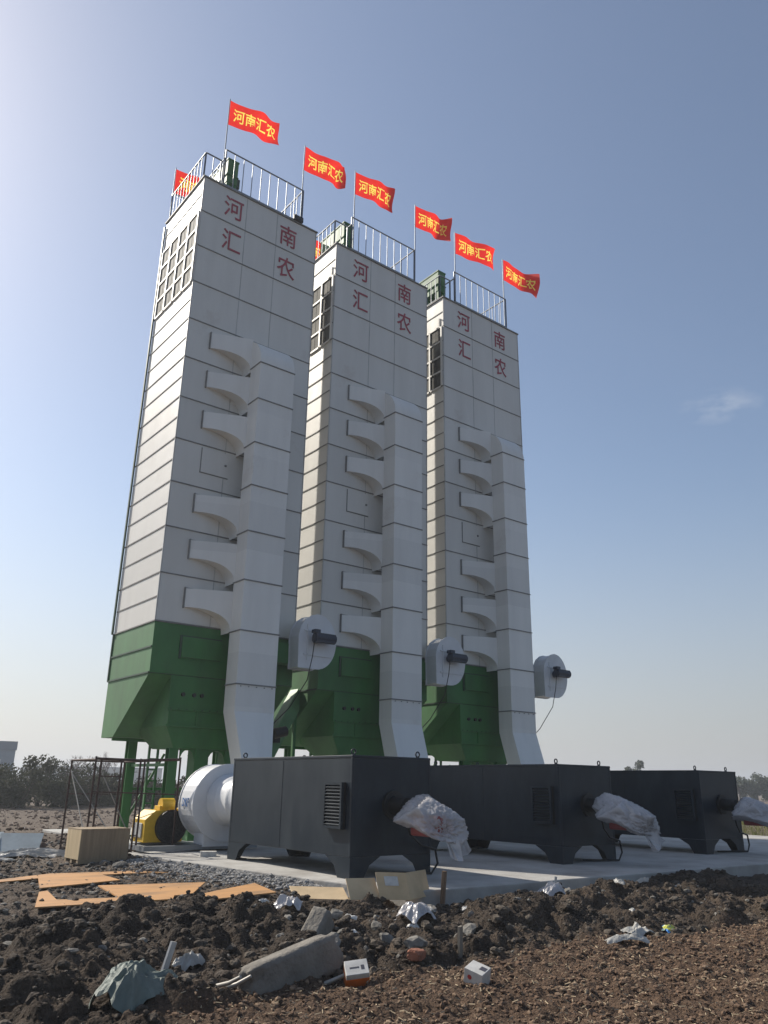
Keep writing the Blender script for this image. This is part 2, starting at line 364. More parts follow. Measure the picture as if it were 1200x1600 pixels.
def build_slab():
    poly = [(8.45, 10.05)]
    rnd = random.Random(4)
    for k in range(1, 44): poly.append((8.45+k*.5, 10.05-.5*k*.035+rnd.uniform(-.035, .035)))
    poly += [(30.2, 28), (8.35, 28)]
    for k in range(1, 36):
        y = 28-k*.5; poly.append((float(slab_left(y))+rnd.uniform(-.03, .03), y))
    b = MB(); b.prism(poly, 2, -.5, 0)
    o = b.build('concrete_slab', concrete, bevel=.02, kind='structure'); o['label'] = 'pale cast concrete slab under the three towers'
build_slab()

# ------------------------------------------------------------------ text
def text_mesh(s, size, extrude, offset=0, wide=1.0):
    cu = bpy.data.curves.new('text', 'FONT'); cu.body = s; cu.size = size; cu.extrude = extrude; cu.offset = offset; cu.resolution_u = 3
    o = bpy.data.objects.new('text', cu); COL.objects.link(o)
    me = bpy.data.meshes.new_from_object(o.evaluated_get(bpy.context.evaluated_depsgraph_get()))
    bpy.data.objects.remove(o); bpy.data.curves.remove(cu)
    v = [(p.co.x*wide, p.co.y, p.co.z) for p in me.vertices]; f = [tuple(p.vertices) for p in me.polygons]
    bpy.data.meshes.remove(me)
    return v, f

# ------------------------------------------------------------------ grain dryer tower (local frame: front left bottom corner at the origin)
YF, YB = -1.20, -.56
def duct_bottom(b, x0, x1, fwd, xl, xr):
    top = [(x0, YF, 3.37), (x1, YF, 3.37), (x1, YB, 3.37), (x0, YB, 3.37)]
    bot = [(x0+xl, YF-fwd, 1.95), (x1-xr, YF-fwd, 1.95), (x1-xr, YB-fwd, 1.95), (x0+xl, YB-fwd, 1.95)]
    b.frustum(bot, top)
    b.box(x0+xl, x1-xr, YF-fwd, YB-fwd, .02, 1.949)
X0, X1 = 2.05, 3.31
def duct_shaft(bottom):
    b = MB()
    prof = [(YF, 3.371), (YB, 3.371), (YB, 14.1), (-.42, 14.45), (.0, 14.7), (.0, 15.33)]+[(-.10-1.10*math.sin(R(a)), 14.21+1.12*math.cos(R(a))) for a in range(0, 91, 6)]
    b.prism(prof, 0, X0, X1)
    duct_bottom(b, X0, X1, *bottom)
    for z in (14.21, 12.93, 11.43, 10.02, 8.57, 7.08, 5.61, 4.11):
        b.box(X0-.022, X1+.022, YF-.022, YB+.022, z-.017, z+.017, 1)
    # bolt row at the lowest joint
    for k in range(5): b.box(X0+.12+k*.25, X0+.145+k*.25, YF-.035, YF-.01, 4.04, 4.065, 1)
    return b
def duct_arm(zt):
    b = MB(); n = 16
    xa, xb = .80, X0; cols = []
    for i in range(n+1):
        t = i/n*math.pi/2
        x = xa+.12+(xb-xa-.12)*math.sin(t) if i else xa
        u_ = max(0, (x-xa-.12)/(xb-xa-.12)); zb = zt-.55-.66*(1-(1-min(u_, 1)**2.3)**(1/2.3)); y = -.05-.53*(x-xa)/(xb-xa)
        if i == 0: cols.append((x, y, zt-.55)); cols.append((x+.12, -.05-.53*.12/(xb-xa), zt-.55)); continue
        cols.append((x, y, zb))
    vs = []; fs = []
    for (x, y, zb) in cols:
        tz = zt-.16*max(0, (x-xa)/(xb-xa)-.55)*0
        vs += [(x, y, tz), (x, y, zb), (x, -.0, zb), (x, -.0, tz)]
    for i in range(len(cols)-1):
        o = 4*i
        fs += [(o, o+4, o+5, o+1), (o+1, o+5, o+6, o+2), (o+2, o+6, o+7, o+3), (o+3, o+7, o+4, o)]
    k = 4*(len(cols)-1); fs += [(0, 1, 2, 3), (k+3, k+2, k+1, k)]
    b.add(vs, fs)
    b.box(xa-.03, xa-.002, -.07, .0, zt-.58, zt+.03, 1)
    b.box(xa-.03, xb, -.03, -.004, zt+.002, zt+.028, 1)
    return b

def make_tower():
    root = empty('grain_dryer', (0, 0, 0))
    # wall
    b = MB(); b.box(0, W_, 0, D_, ZG+.03, ZT-.02)
    for k in range(12):
        z = ZG+k*PITCHZ
        b.box(-.022, W_+.022, -.022, D_+.022, z-.016, z+.016, 1)
        if k < 11:
            b.box(-.02, .05, .04, D_-.04, z+PITCHZ/2-.016, z+PITCHZ/2+.016, 1)
            b.box(W_-.05, W_+.02, .04, D_-.04, z+PITCHZ/2-.016, z+PITCHZ/2+.016, 1)
            for x in (1.68, 2.92): b.box(x-.012, x+.012, -.010, .05, z+.03, z+PITCHZ-.03, 2)
    for (x, y) in ((0, 0), (W_, 0), (W_, D_)): b.box(x-.016, x+.016, y-.016, y+.016, ZG+.03, ZT-.03, 2)
    b.box(-.05, W_+.05, -.05, D_+.05, ZT-.018, ZT+.03, 1)
    wall = b.build('wall', [white, seam, seam_light], root)
    # hatch door on the wall
    b = MB(); b.box(.90, 1.80, -.03, -.001, 10.5, 11.30); b.box(1.68, 1.74, -.06, -.031, 10.86, 10.92, 1)
    b.box(.87, 1.83, -.018, -.001, 10.47, 10.499, 1); b.box(.875, .899, -.018, -.001, 10.5, 11.3, 1)
    b.build('hatch_door', [white, seam], root)
    # red characters, four big ones, on the front wall
    b = MB()
    for ch, cx, cz in (('河', 1.18, 20.48), ('汇', 1.20, 19.12), ('南', 3.40, 20.42), ('农', 3.395, 19.07)):
        v, f = text_mesh(ch, .92, .004, .004, .84)
        xs = [p[0] for p in v]; zs = [p[1] for p in v]; mx, mz = (min(xs)+max(xs))/2, (min(zs)+max(zs))/2
        b = MB(); b.add([(cx+p[0]-mx, -.016-p[2], cz+p[1]-mz) for p in v], f)
        b.build('painted_character', red_paint, wall)['label'] = 'large red character '+ch
    # louvre window block on the left side
    z0 = ZG+8*PITCHZ; hp = PITCHZ/2
    b = MB()
    ys = [.10+k*(D_-.2)/4 for k in range(5)]
    for y in ys: b.box(-.055, -.001, y-.042, y+.042, z0+.02, z0+4*hp-.02)
    for k in range(5):
        for q in range(4): b.box(-.05, -.001, ys[q]+.043, ys[q+1]-.043, z0+k*hp-.035, z0+k*hp+.035)
    win = b.build('louvre_window', white, root)
    for r in range(4):
        for c in range(4):
            p = MB(); ya, yb = ys[c]+.044, ys[c+1]-.044; za, zb = z0+r*hp+.037, z0+(r+1)*hp-.037
            p.box(-.018, -.002, ya, yb, za, zb)
            p.box(-.024, -.0185, (ya+yb)/2-.012, (ya+yb)/2+.012, za, zb)
            p.build('pane', pane_m, win)
    # green hopper
    b = MB()
    b.box(.004, W_-.004, .004, D_-.004, ZH, ZG-.022)
    for z in (ZH, (ZH+ZG)/2): b.box(-.022, W_+.022, .03, D_+.022, z-.022, z+.022, 1)
    b.box(-.03, .03, D_-.03, D_+.03, ZH, ZG, 1)
    b.prism([(.01, ZH-.023), (D_-.01, ZH-.023), (D_-.01, ZB), (2.18, ZB)], 0, .006, W_-.006)
    # deeper middle chute with vertical front, then a taper to the discharge
    b.box(.66, W_-.66, .012, 2.3, 2.95, ZH-.024)
    b.frustum([(.95, .06, 2.38), (W_-.95, .06, 2.38), (W_-.95, 1.5, 2.38), (.95, 1.5, 2.38)],
              [(.67, .02, 2.949), (W_-.67, .02, 2.949), (W_-.67, 2.29, 2.949), (.67, 2.29, 2.949)])
    b.box(.62, W_-.62, -.035, .011, 3.38, 3.44); b.box(.62, W_-.62, -.035, .011, 2.94, 2.99)
    for x in (.66, 1.5, 3.1, W_-.72): b.box(x, x+.06, -.03, .011, 2.99, 3.38)
    b.box(.05, W_-.05, 2.3, 2.36, 2.60, 2.69)
    for k in range(14): b.box(.7+k*.235, .73+k*.235, -.055, -.036, 3.40, 3.425, 1)
    b.build('hopper', [green, green_dark], root)
    b = MB(); b.box(.86, 2.10, -.06, .003, 4.84, 5.42); b.box(.80, .859, -.03, .003, 4.80, 5.46, 1); b.box(.80, 2.10, -.03, .003, 5.421, 5.46, 1)
    b.build('inspection_cover', [green, green_dark], root)
    for x in (1.05, 1.38, 1.62, 3.1, 3.45):
        b = MB(); b.tube([(x, -.05, 3.82), (x, .011, 3.82)], .055, 10); b.build('port_cap', [black], root)
    # legs: I-section posts
    def leg(x, y, z1, bars=False):
        b = MB(); s = .13
        b.box(x-s, x+s, y-s, y-s+.025, .03, z1); b.box(x-s, x+s, y+s-.025, y+s, .03, z1); b.box(x-.012, x+.012, y-s+.026, y+s-.026, .03, z1)
        b.box(x-.22, x+.22, y-.22, y+.22, .001, .029)
        return b.build('leg', green, root)
    for (x, y, z) in ((.98, .20, 2.38), (W_-.98, .20, 2.38), (.86, 2.85, ZB), (W_-.86, 2.85, ZB)): leg(x, y, z)
    b = MB()
    for xa, xb in ((1.62, 2.04), (2.56, 2.98)): b.box(xa, xb, .10, .55, .0, 2.379)      # discharge legs with arches between them
    for xa, xb in ((2.04, 2.56), (1.20, 1.62), (2.98, 3.40)):
        n = 8; poly = [(xa, 2.378)]+[(xa+(xb-xa)*(.5-.5*math.cos(math.pi*k/n)), 2.05+.3*math.sin(math.pi*k/n)) for k in range(n+1)]+[(xb, 2.378)]
        b.prism(poly, 1, .14, .20)
    b.prism([(1.42, 1.0), (1.62, 1.3), (1.62, 1.15), (1.47, .9)], 1, .2, .3)
    b.build('discharge_chute', green, root)
    b = MB()
    b.tube([(.86, 2.80, .3), (1.9, 2.80, 2.3)], .04, 6); b.tube([(W_-.86, 2.80, .3), (2.7, 2.80, 2.3)], .04, 6)
    b.box(.99, W_-.99, 2.80, 2.90, 1.25, 1.33); b.box(.84, .90, .34, 2.7, 1.9, 1.98)
    b.build('cross_brace', green, root)
    # ladder against the back left leg
    b = MB()
    for x in (.94, 1.2): b.box(x-.025, x+.025, 1.62, 1.70, .02, 2.68)
    for k in range(8): b.box(.966, 1.174, 1.64, 1.68, .3+k*.3, .34+k*.3)
    b.build('ladder', green, root)
    # corner pipe on the back left edge
    b = MB(); b.box(-.075, -.023, D_-.02, D_+.06, ZG, ZT-.2); b.build('corner_trim', green_dark, root)
    # air duct
    duct = duct_shaft((.45, 0, 0)).build('air_duct', [duct_white, seam], root)
    for z in (15.33, 13.92, 12.51, 9.74, 8.29, 6.83): duct_arm(z-.012).build('duct_arm', [duct_white, seam], duct)
    # dust fan on the right of the green belt
    fx, fz = 4.81, 5.62
    b = MB()
    out_ = [(fx-.64, fz-.80), (fx-.66, fz+.12), (fx-.60, fz+.38), (fx-.46, fz+.60), (fx-.24, fz+.75), (fx-.05, fz+.80)]
    for k in range(0, 19): a = R(82-k*9.6); out_.append((fx+.66*math.cos(a)*.98, fz+.80*math.sin(a)))
    b.prism(out_, 1, -1.0, -.46)
    rim = [(fx+(p[0]-fx)*1.05, fz+(p[1]-fz)*1.05) for p in out_]
    b.prism(rim, 1, -1.02, -.985); b.prism(rim, 1, -.475, -.44)
    for dz in (-.45, .28): b.box(fx-.5, fx+.5, -1.05, -1.021, fz+dz, fz+dz+.05)
    b.box(fx-.40, fx-.36, -1.05, -1.021, fz-.6, fz+.5)
    fan = b.build('dust_fan', fanw, root)
    b = MB(); b.tube([(fx-.1, -1.02, fz+.05), (fx-.1, -1.18, fz+.05)], .12, 14); b.box(fx-.28, fx+.38, -1.42, -1.16, fz-.06, fz+.20); b.tube([(fx-.3, -1.29, fz+.07), (fx+.42, -1.29, fz+.07)], .15, 14)
    b.box(fx-.36, fx-.16, -1.4, -1.2, fz+.2, fz+.3)
    b.build('motor', motor_blue, fan)
    b = MB(); pts = [(fx-.3, -1.3, fz), (fx-.32, -1.25, fz-.5), (fx-.38, -1.1, fz-1.2), (fx-.7, -.7, fz-2.0), (fx-1.2, -.25, fz-2.7), (fx-1.55, -.1, fz-3.2)]
    b.tube(pts, .014, 6); b.build('cable', black, fan)
    b = MB(); b.box(3.45, fx-.2, -.46, .002, 4.95, 5.55); b.box(fx-.21, fx+.2, -.439, -.1, 5.05, 5.5); b.build('fan_duct', green, root)
    # roof railing
    b = MB(); zr = 22.85; zb = ZT+.03; r = .022
    fx0, fx1 = .72, 3.97
    def rail(p, q, ztop, n, post=.03):
        p, q = Vector((*p, 0)), Vector((*q, 0))
        b.tube([(p.x, p.y, ztop), (q.x, q.y, ztop)], .028, 6); b.tube([(p.x, p.y, zb+.12), (q.x, q.y, zb+.12)], .022, 6)
        for k in range(n+1):
            t = p.lerp(q, k/n); b.tube([(t.x, t.y, zb), (t.x, t.y, ztop)], post if k in (0, n) else .016, 6)
    rail((fx0, .06), (fx1, .06), zr, 9); rail((fx0, .06), (fx0, 1.3), zr-.35, 4); rail((fx1, .06), (fx1, D_-.1), zr, 7)
    rail((.06, .26), (.06, D_-.06), 22.47, 10); rail((.06, .26), (.66, .26), 22.47, 2); rail((.06, D_-.06), (W_-.1, D_-.06), 22.6, 11)
    b.box(fx0, fx1, .03, .045, zb, zb+.10)
    b.build('railing', galv, root)
    return root

def elevator_head(root, x, y, zshift=0):
    b = MB(); z = 21.86+zshift
    b.box(x, x+.42, y, y+1.7, z, z+.98); b.box(x-.02, x+.44, y-.02, y+1.72, z+.981, z+1.03); b.box(x-.03, x+.45, y-.03, y+1.73, z+.30, z+.34)
    for k in (.02, .8, 1.5):
        b.box(x+.02, x+.12, y+k, y+k+.12, ZT+.03, z-.001); b.box(x+.3, x+.4, y+k, y+k+.12, ZT+.03, z-.001)
    b.box(x+.425, x+.62, y+.2, y+.6, z+.1, z+.5, 1)
    b.build('elevator_head', [green, green_dark], root)
TX, TY, SP = 8.543, 21.186, 5.547
tower0 = make_tower()
towers = []
for i, lab in enumerate(('nearest white grain dryer tower, on the left with its whole sunlit side showing',
                         'white grain dryer tower standing between the two other towers',
                         'white grain dryer tower on the right end, its dust fan showing against the sky')):
    t = tower0 if i == 0 else copy_tree(tower0)
    t.location = (TX+i*SP, TY, 0); tag(t, lab, 'tower', 'grain dryer towers in a row')
    towers.append(t)
elevator_head(towers[0], 1.02, .5, .1); elevator_head(towers[1], .66, .5); elevator_head(towers[2], .18, .5, .05)
# the nearest duct narrows at its foot: a shaft mesh of its own
for ch in towers[0].children:
    if ch.name.startswith('air_duct'):
        nb = duct_shaft((.45, .13, .25)).build('tmp', [duct_white, seam]); ch.data = nb.data; bpy.data.objects.remove(nb)
# flood light at the roof edge of the first tower
b = MB(); b.box(3.55, 3.95, -.12, .0, ZT+.04, ZT+.26); b.box(3.58, 3.92, .0, .05, ZT+.031, ZT+.2); b.build('flood_light', black, towers[0], bevel=.02)

# inclined conveyor between the first and the second tower
def make_conveyor():
    root = empty('inclined_conveyor', (13.45, 22.4, 0)); tag(root, 'pale green inclined conveyor with a black motor between the first two towers', 'conveyor')
    b = MB(); A, B = Vector((.75, 0, 4.3)), Vector((-1.0, 0, 1.2)); d = (A-B).normalized(); n = d.cross(Vector((0, 1, 0))).normalized(); h = Vector((0, .20, 0)); n *= .19
    b.frustum([B-n-h, B+n-h, B+n+h, B-n+h], [A-n-h, A+n-h, A+n+h, A-n+h]); b.build('trough', green_l, root)
    b = MB(); n2 = n*1.02; k = n*1.22; g = Vector((0, .235, 0)); b.frustum([B+n2-g, B+k-g, B+k+g, B+n2+g], [A+n2-g, A+k-g, A+k+g, A+n2+g]); b.build('cover_lid', green_l, root)
    b = MB(); b.tube([(-.45, -.50, 2.95), (.0, -.50, 3.05)], .16, 14); b.box(-.3, -.1, -.36, -.2, 2.7, 3.0); b.build('motor', black, root)
    b = MB(); b.box(-.95, -.85, -.15, -.05, 0, 1.3); b.box(.5, .6, -.15, -.05, 0, 3.7); b.build('support', green, root)
green_l = mat('light green paint', (.10, .26, .10), .5, var=.15)
make_conveyor()
# ------------------------------------------------------------------ flags
from mathutils.geometry import delaunay_2d_cdt
def flag_pattern():
    v, f = text_mesh('河南汇农', 1, 0, .012, .86)
    x0, x1 = min(p[0] for p in v), max(p[0] for p in v); y0, y1 = min(p[1] for p in v), max(p[1] for p in v)
    pts = [Vector((.08+.86*(p[0]-x0)/(x1-x0), .24+.54*(1-(p[1]-y0)/(y1-y0)))) for p in v]
    nt_ = len(pts)
    for i in range(41):
        for j in range(17): pts.append(Vector((i/40, j/16)))
    ed = {tuple(sorted((q[i], q[(i+1) % len(q)]))) for q in f for i in range(len(q))}
    ov, _, of, _, _, _ = delaunay_2d_cdt(pts, [list(e) for e in ed], [], 0, 1e-5)
    T = np.array([[(pts[i].x, pts[i].y) for i in (q[0], q[k], q[k+1])] for q in f for k in range(1, len(q)-1)])
    C = np.array([np.mean([(ov[i].x, ov[i].y) for i in q], 0) for q in of])
    def side(a, b_): return (b_[:, None, 0]-a[:, None, 0])*(C[None, :, 1]-a[:, None, 1])-(b_[:, None, 1]-a[:, None, 1])*(C[None, :, 0]-a[:, None, 0])
    d1, d2, d3 = side(T[:, 0], T[:, 1]), side(T[:, 1], T[:, 2]), side(T[:, 2], T[:, 0])
    ins = (((d1 >= 0) & (d2 >= 0) & (d3 >= 0)) | ((d1 <= 0) & (d2 <= 0) & (d3 <= 0))).any(0)
    return [(p.x, p.y) for p in ov], [tuple(q) for q, g in zip(of, ins) if not g], [tuple(q) for q, g in zip(of, ins) if g]
FLAGPAT = flag_pattern()
def make_flag(px, py, ztop, zbase, label, seed, Lx=1.95, H=1.12, droop=0.0, curl=0.0, swing=.1, txt=True):
    root = empty('flag', (px, py, zbase)); rnd = random.Random(seed); ph = rnd.uniform(0, 6); zt = ztop-zbase
    tag(root, label, 'flag', 'red flags on the tower roofs')
    b = MB(); b.tube([(0, 0, 0), (0, 0, zt+.04)], [.026, .018], 8); b.build('pole', galv, root)
    def S(u, v, off=0):
        x = Lx*u*(1-.10*curl*u); y = -swing*Lx*u+(.03+.10*u)*math.sin((6+seed % 3*1.3)*u+ph+1.4*v)*(.6+.4*u)+.05*u*math.sin(15*u-4*v+ph*2)+.03*math.sin(6*v+9*u+ph)*u
        z = -H*v-droop*u*u-.05*math.sin(5*u+ph)*u
        if curl:
            c = curl*max(0, u-.55)**2*3.2; y -= c*1.2; x -= c*.8; z -= c*.55*(1+.6*v)
            x -= .25*curl*v*max(0, u-.4)
        return (x+.03, y+off, zt+z)
    vs = [S(u, v) for u, v in FLAGPAT[0]]
    def piece(name, faces, m, par):
        used = sorted({i for q in faces for i in q}); ix = {k: i for i, k in enumerate(used)}
        b = MB(); b.add([vs[k] for k in used], [tuple(ix[i] for i in q) for q in faces], 0, True); return b.build(name, m, par)
    cl = piece('cloth', FLAGPAT[1], flag_red, root)
    piece('lettering', FLAGPAT[2], flag_yel, cl)['label'] = 'yellow Chinese characters'
    return root
ZR = ZT+.03
make_flag(9.20, TY+.06, 25.10, ZR, 'red flag flying highest, over the left corner of the nearest tower', 1, swing=.14)
make_flag(12.46, TY+.06, 24.95, ZR, 'red flag over the right corner of the nearest tower', 2, swing=.08, droop=.08, curl=.35)
make_flag(14.90, TY+.06, 25.15, ZR, 'red flag over the left front corner of the middle tower', 3, swing=.12, droop=.16, curl=.5)
make_flag(18.10, TY+.06, 25.2, ZR, 'red flag with drooping end over the right corner of the middle tower', 4, swing=.1, droop=.25, curl=1.05)
make_flag(20.42, TY+.06, 24.95, ZR, 'red flag stretched flat over the left corner of the last tower', 5, swing=.16, Lx=2.15)
make_flag(23.51, TY+.06, 24.98, ZR, 'red flag with curled end, the lowest and farthest right', 6, swing=.12, droop=.45, curl=.9)
make_flag(8.60, TY+D_-.06, 23.75, ZR, 'red flag seen behind the roof railing of the nearest tower', 7, swing=.05)
make_flag(8.60+SP, TY+D_-.06, 23.6, ZR, 'red flag seen behind the roof railing of the middle tower', 8, swing=.05, droop=.1)

# ------------------------------------------------------------------ furnaces
BX, BY, BW, BL, BH = 8.642, 11.779, 1.8165, 4.339, 2.0
def crumple(name, m, parent, c, r, seed, nu=110, nv=72, amp=.16, freq=3.2, flat=None, squash=1):
    rnd = np.random.RandomState(seed); u = np.linspace(0, 2*np.pi, nu, endpoint=False); v = np.linspace(.02, np.pi-.02, nv)
    U, V = np.meshgrid(u, v); d = np.stack([np.sin(V)*np.cos(U), np.cos(V), np.sin(V)*np.sin(U)], -1)
    k = rnd.normal(size=(26, 3)); k /= np.linalg.norm(k, axis=1)[:, None]; o = rnd.uniform(.45, .95, 26)
    s = np.min(np.where((d@k.T) > .05, o/np.maximum(d@k.T, .05), 9), -1); s = np.minimum(s, 1.15)       # random facets: folds between taut planes
    p2 = rnd.normal(size=(14, 3))*freq*1.6; ph = rnd.uniform(0, 6, 14)
    s = s+amp*(np.abs(np.sin(d@p2.T+ph)).mean(-1)-.6)*1.3
    for fq, am in ((9, .085), (19, .045)):                       # sharp little creases
        p3 = rnd.normal(size=(5, 3))*fq; ph3 = rnd.uniform(0, 6, 5); p4 = rnd.normal(size=(5, 3))*fq*.6
        s = s+am*(1-np.abs(np.sin(d@p3.T+ph3+1.5*np.sin(d@p4.T)))).max(-1)-am*.7
    s = s*((np.abs(d)**3).sum(-1)**(-1/3))**.75*.93
    d = d*np.stack([1+.9*np.maximum(d[..., 1], 0)**3, np.ones_like(U), 1+.9*np.maximum(d[..., 1], 0)**3], -1)
    P = d*s[..., None]*np.array(r)+np.array(c)
    P[..., 2] += .16*d[..., 1]-.05*np.abs(d[..., 0])
    if flat is not None: P[..., 2] = np.maximum(P[..., 2], flat)
    b = MB(); vs = P.reshape(-1, 3)
    b.add(vs, [(j*nu+i, j*nu+(i+1) % nu, (j+1)*nu+(i+1) % nu, (j+1)*nu+i) for j in range(nv-1) for i in range(nu)]
          + [tuple(range(nu))[::-1], tuple((nv-1)*nu+i for i in range(nu))], 0, True)
    return b.build(name, m, parent)
def make_furnace():
    root = empty('hot_air_furnace', (0, 0, 0))
    b = MB(); w, l, h = BW, BL, BH
    b.box(0, w, 0, l, .34, h)
    b.box(-.012, w+.012, -.012, l+.012, h-.035, h+.012)
    for x in (-.008, w-.042): b.box(x, x+.05, -.008, .042, .34, h-.036)
    b.box(-.006, .02, l-.06, l+.006, .34, h-.036)
    b.box(-.006, .01, l*.53, l*.53+.02, .36, h-.05)
    b.build('body', dark, root, bevel=.008)
    def foot(x, y, sx, sy):
        b = MB(); t = .012
        # two tapered plates meeting at the corner
        b.prism([(x, .0), (x+sx*.30, .0), (x+sx*.42, .20), (x+sx*.66, .339), (x, .339)], 1, y, y+sy*t)
        b.prism([(y+sy*t*1.1, .0), (y+sy*.36, .0), (y+sy*.48, .20), (y+sy*.75, .339), (y+sy*t*1.1, .339)], 0, x, x+sx*t)
        b.box(min(x+sx*.013, x+sx*.3), max(x+sx*.013, x+sx*.3), min(y+sy*.014, y+sy*.3), max(y+sy*.014, y+sy*.3), .001, .02)
        b.build('foot', dark, root)
    foot(-.004, -.004, 1, 1); foot(w+.004, -.004, -1, 1); foot(-.004, l+.004, 1, -1); foot(w+.004, l+.004, -1, -1)
    b = MB(); y0, y1, z0, z1 = .17, .73, .78, 1.55
    b.box(-.05, -.001, y0, y1, z0, z1, 1)
    for (a, c, d, e) in ((y0, y0+.045, z0, z1), (y1-.045, y1, z0, z1), (y0+.0451, y1-.0451, z0, z0+.045), (y0+.0451, y1-.0451, z1-.045, z1)): b.box(-.10, -.051, a, c, d, e)
    for k in range(12):
        z = z0+.06+k*.056
        b.prism([(-.098, z), (-.055, z+.03), (-.055, z+.04), (-.098, z+.01)], 1, y0+.046, y1-.046)
    b.build('vent_grille', [dark, black], root)
    for (x, y) in ((.15, .18), (w-.15, .18), (.15, l-.2), (w-.15, l-.2)):
        b = MB(); pts = [(x, y, h+.012)]+[(x+.045*math.sin(R(a)), y, h+.075-.045*math.cos(R(a))) for a in range(20, 341, 20)]
        b.tube(pts[1:], .014, 6); b.box(x-.03, x+.03, y-.02, y+.02, h+.0121, h+.035); b.build('lifting_eye', dark, root)
    # burner under a plastic wrap
    cx, cz = .92, 1.06
    b = MB(); b.tube([(cx, -.001, cz+.12), (cx, -.06, cz+.12)], .24, 24); b.tube([(cx, -.061, cz+.12), (cx, -.42, cz+.1)], .15, 20)
    bn = b.build('burner', black, root)
    b = MB(); b.box(cx-.10, cx+.18, -1.30, -.60, cz-.36, cz-.02); b.tube([(cx-.02, -1.15, cz-.22), (cx+.30, -1.15, cz-.22)], .13, 16)
    b.build('burner_housing', burner_red, bn, bevel=.04)
    b = MB(); pts = [(cx+.05, -.3, cz-.05), (cx+.2, -.25, .7), (w-.3, -.1, .5), (w+.02, -.12, .42), (w+.10, -.1, .18), (w-.1, -.15, .03), (w-.8, .3, .02)]
    b.tube(pts, .022, 7); b.build('power_cable', black, root)
    return root, bn
fur0, bn0 = make_furnace()
labs = ('dark slate grey furnace box in front of the nearest tower, its vent grille facing the yard',
        'dark grey furnace box in the middle, with red showing through its wrapped burner',
        'dark grey furnace box farthest right, cut by no other box')
labs = ('dark slate grey furnace box, the nearest and largest of three', 'dark slate grey furnace box between the two other boxes on the slab',
        'dark slate grey furnace box farthest right on the slab')
for i in range(3):
    f = fur0 if i == 0 else copy_tree(fur0)
    f.location = (BX+i*SP, BY, 0); tag(f, labs[i], 'furnace', 'furnace boxes on the slab')
    bn = [c for c in f.children if c.name.startswith('burner')][0]
    c, r = ((1.0, -.98, .98), (.49, .76, .44)) if i == 0 else (((1.02, -1.0, .96), (.44, .84, .43)) if i == 1 else ((1.0, -1.0, .98), (.44, .80, .41)))
    w_ = crumple('plastic_wrap', clear, bn, c, r, 40+i); w_['label'] = 'crinkled clear plastic wrapped round the burner'
    # trailing end of the wrap
    b = MB(); rr = random.Random(i); n = 9
    y0 = c[1]-.35
    vs = []
    for k in range(n+1):
        a = k/n; vs += [(c[0]-.1+.5*a, y0-.1+.1*math.sin(9*a), c[2]-.30), (c[0]-.05+.42*a+.04*math.sin(20*a), y0-.22+.09*math.sin(13*a+1), c[2]-.50-.10*math.sin(5*a+i)-.06*rr.random())]
    b.add(vs, [(2*k, 2*k+2, 2*k+3, 2*k+1) for k in range(n)]); b.build('wrap_end', clear, w_)

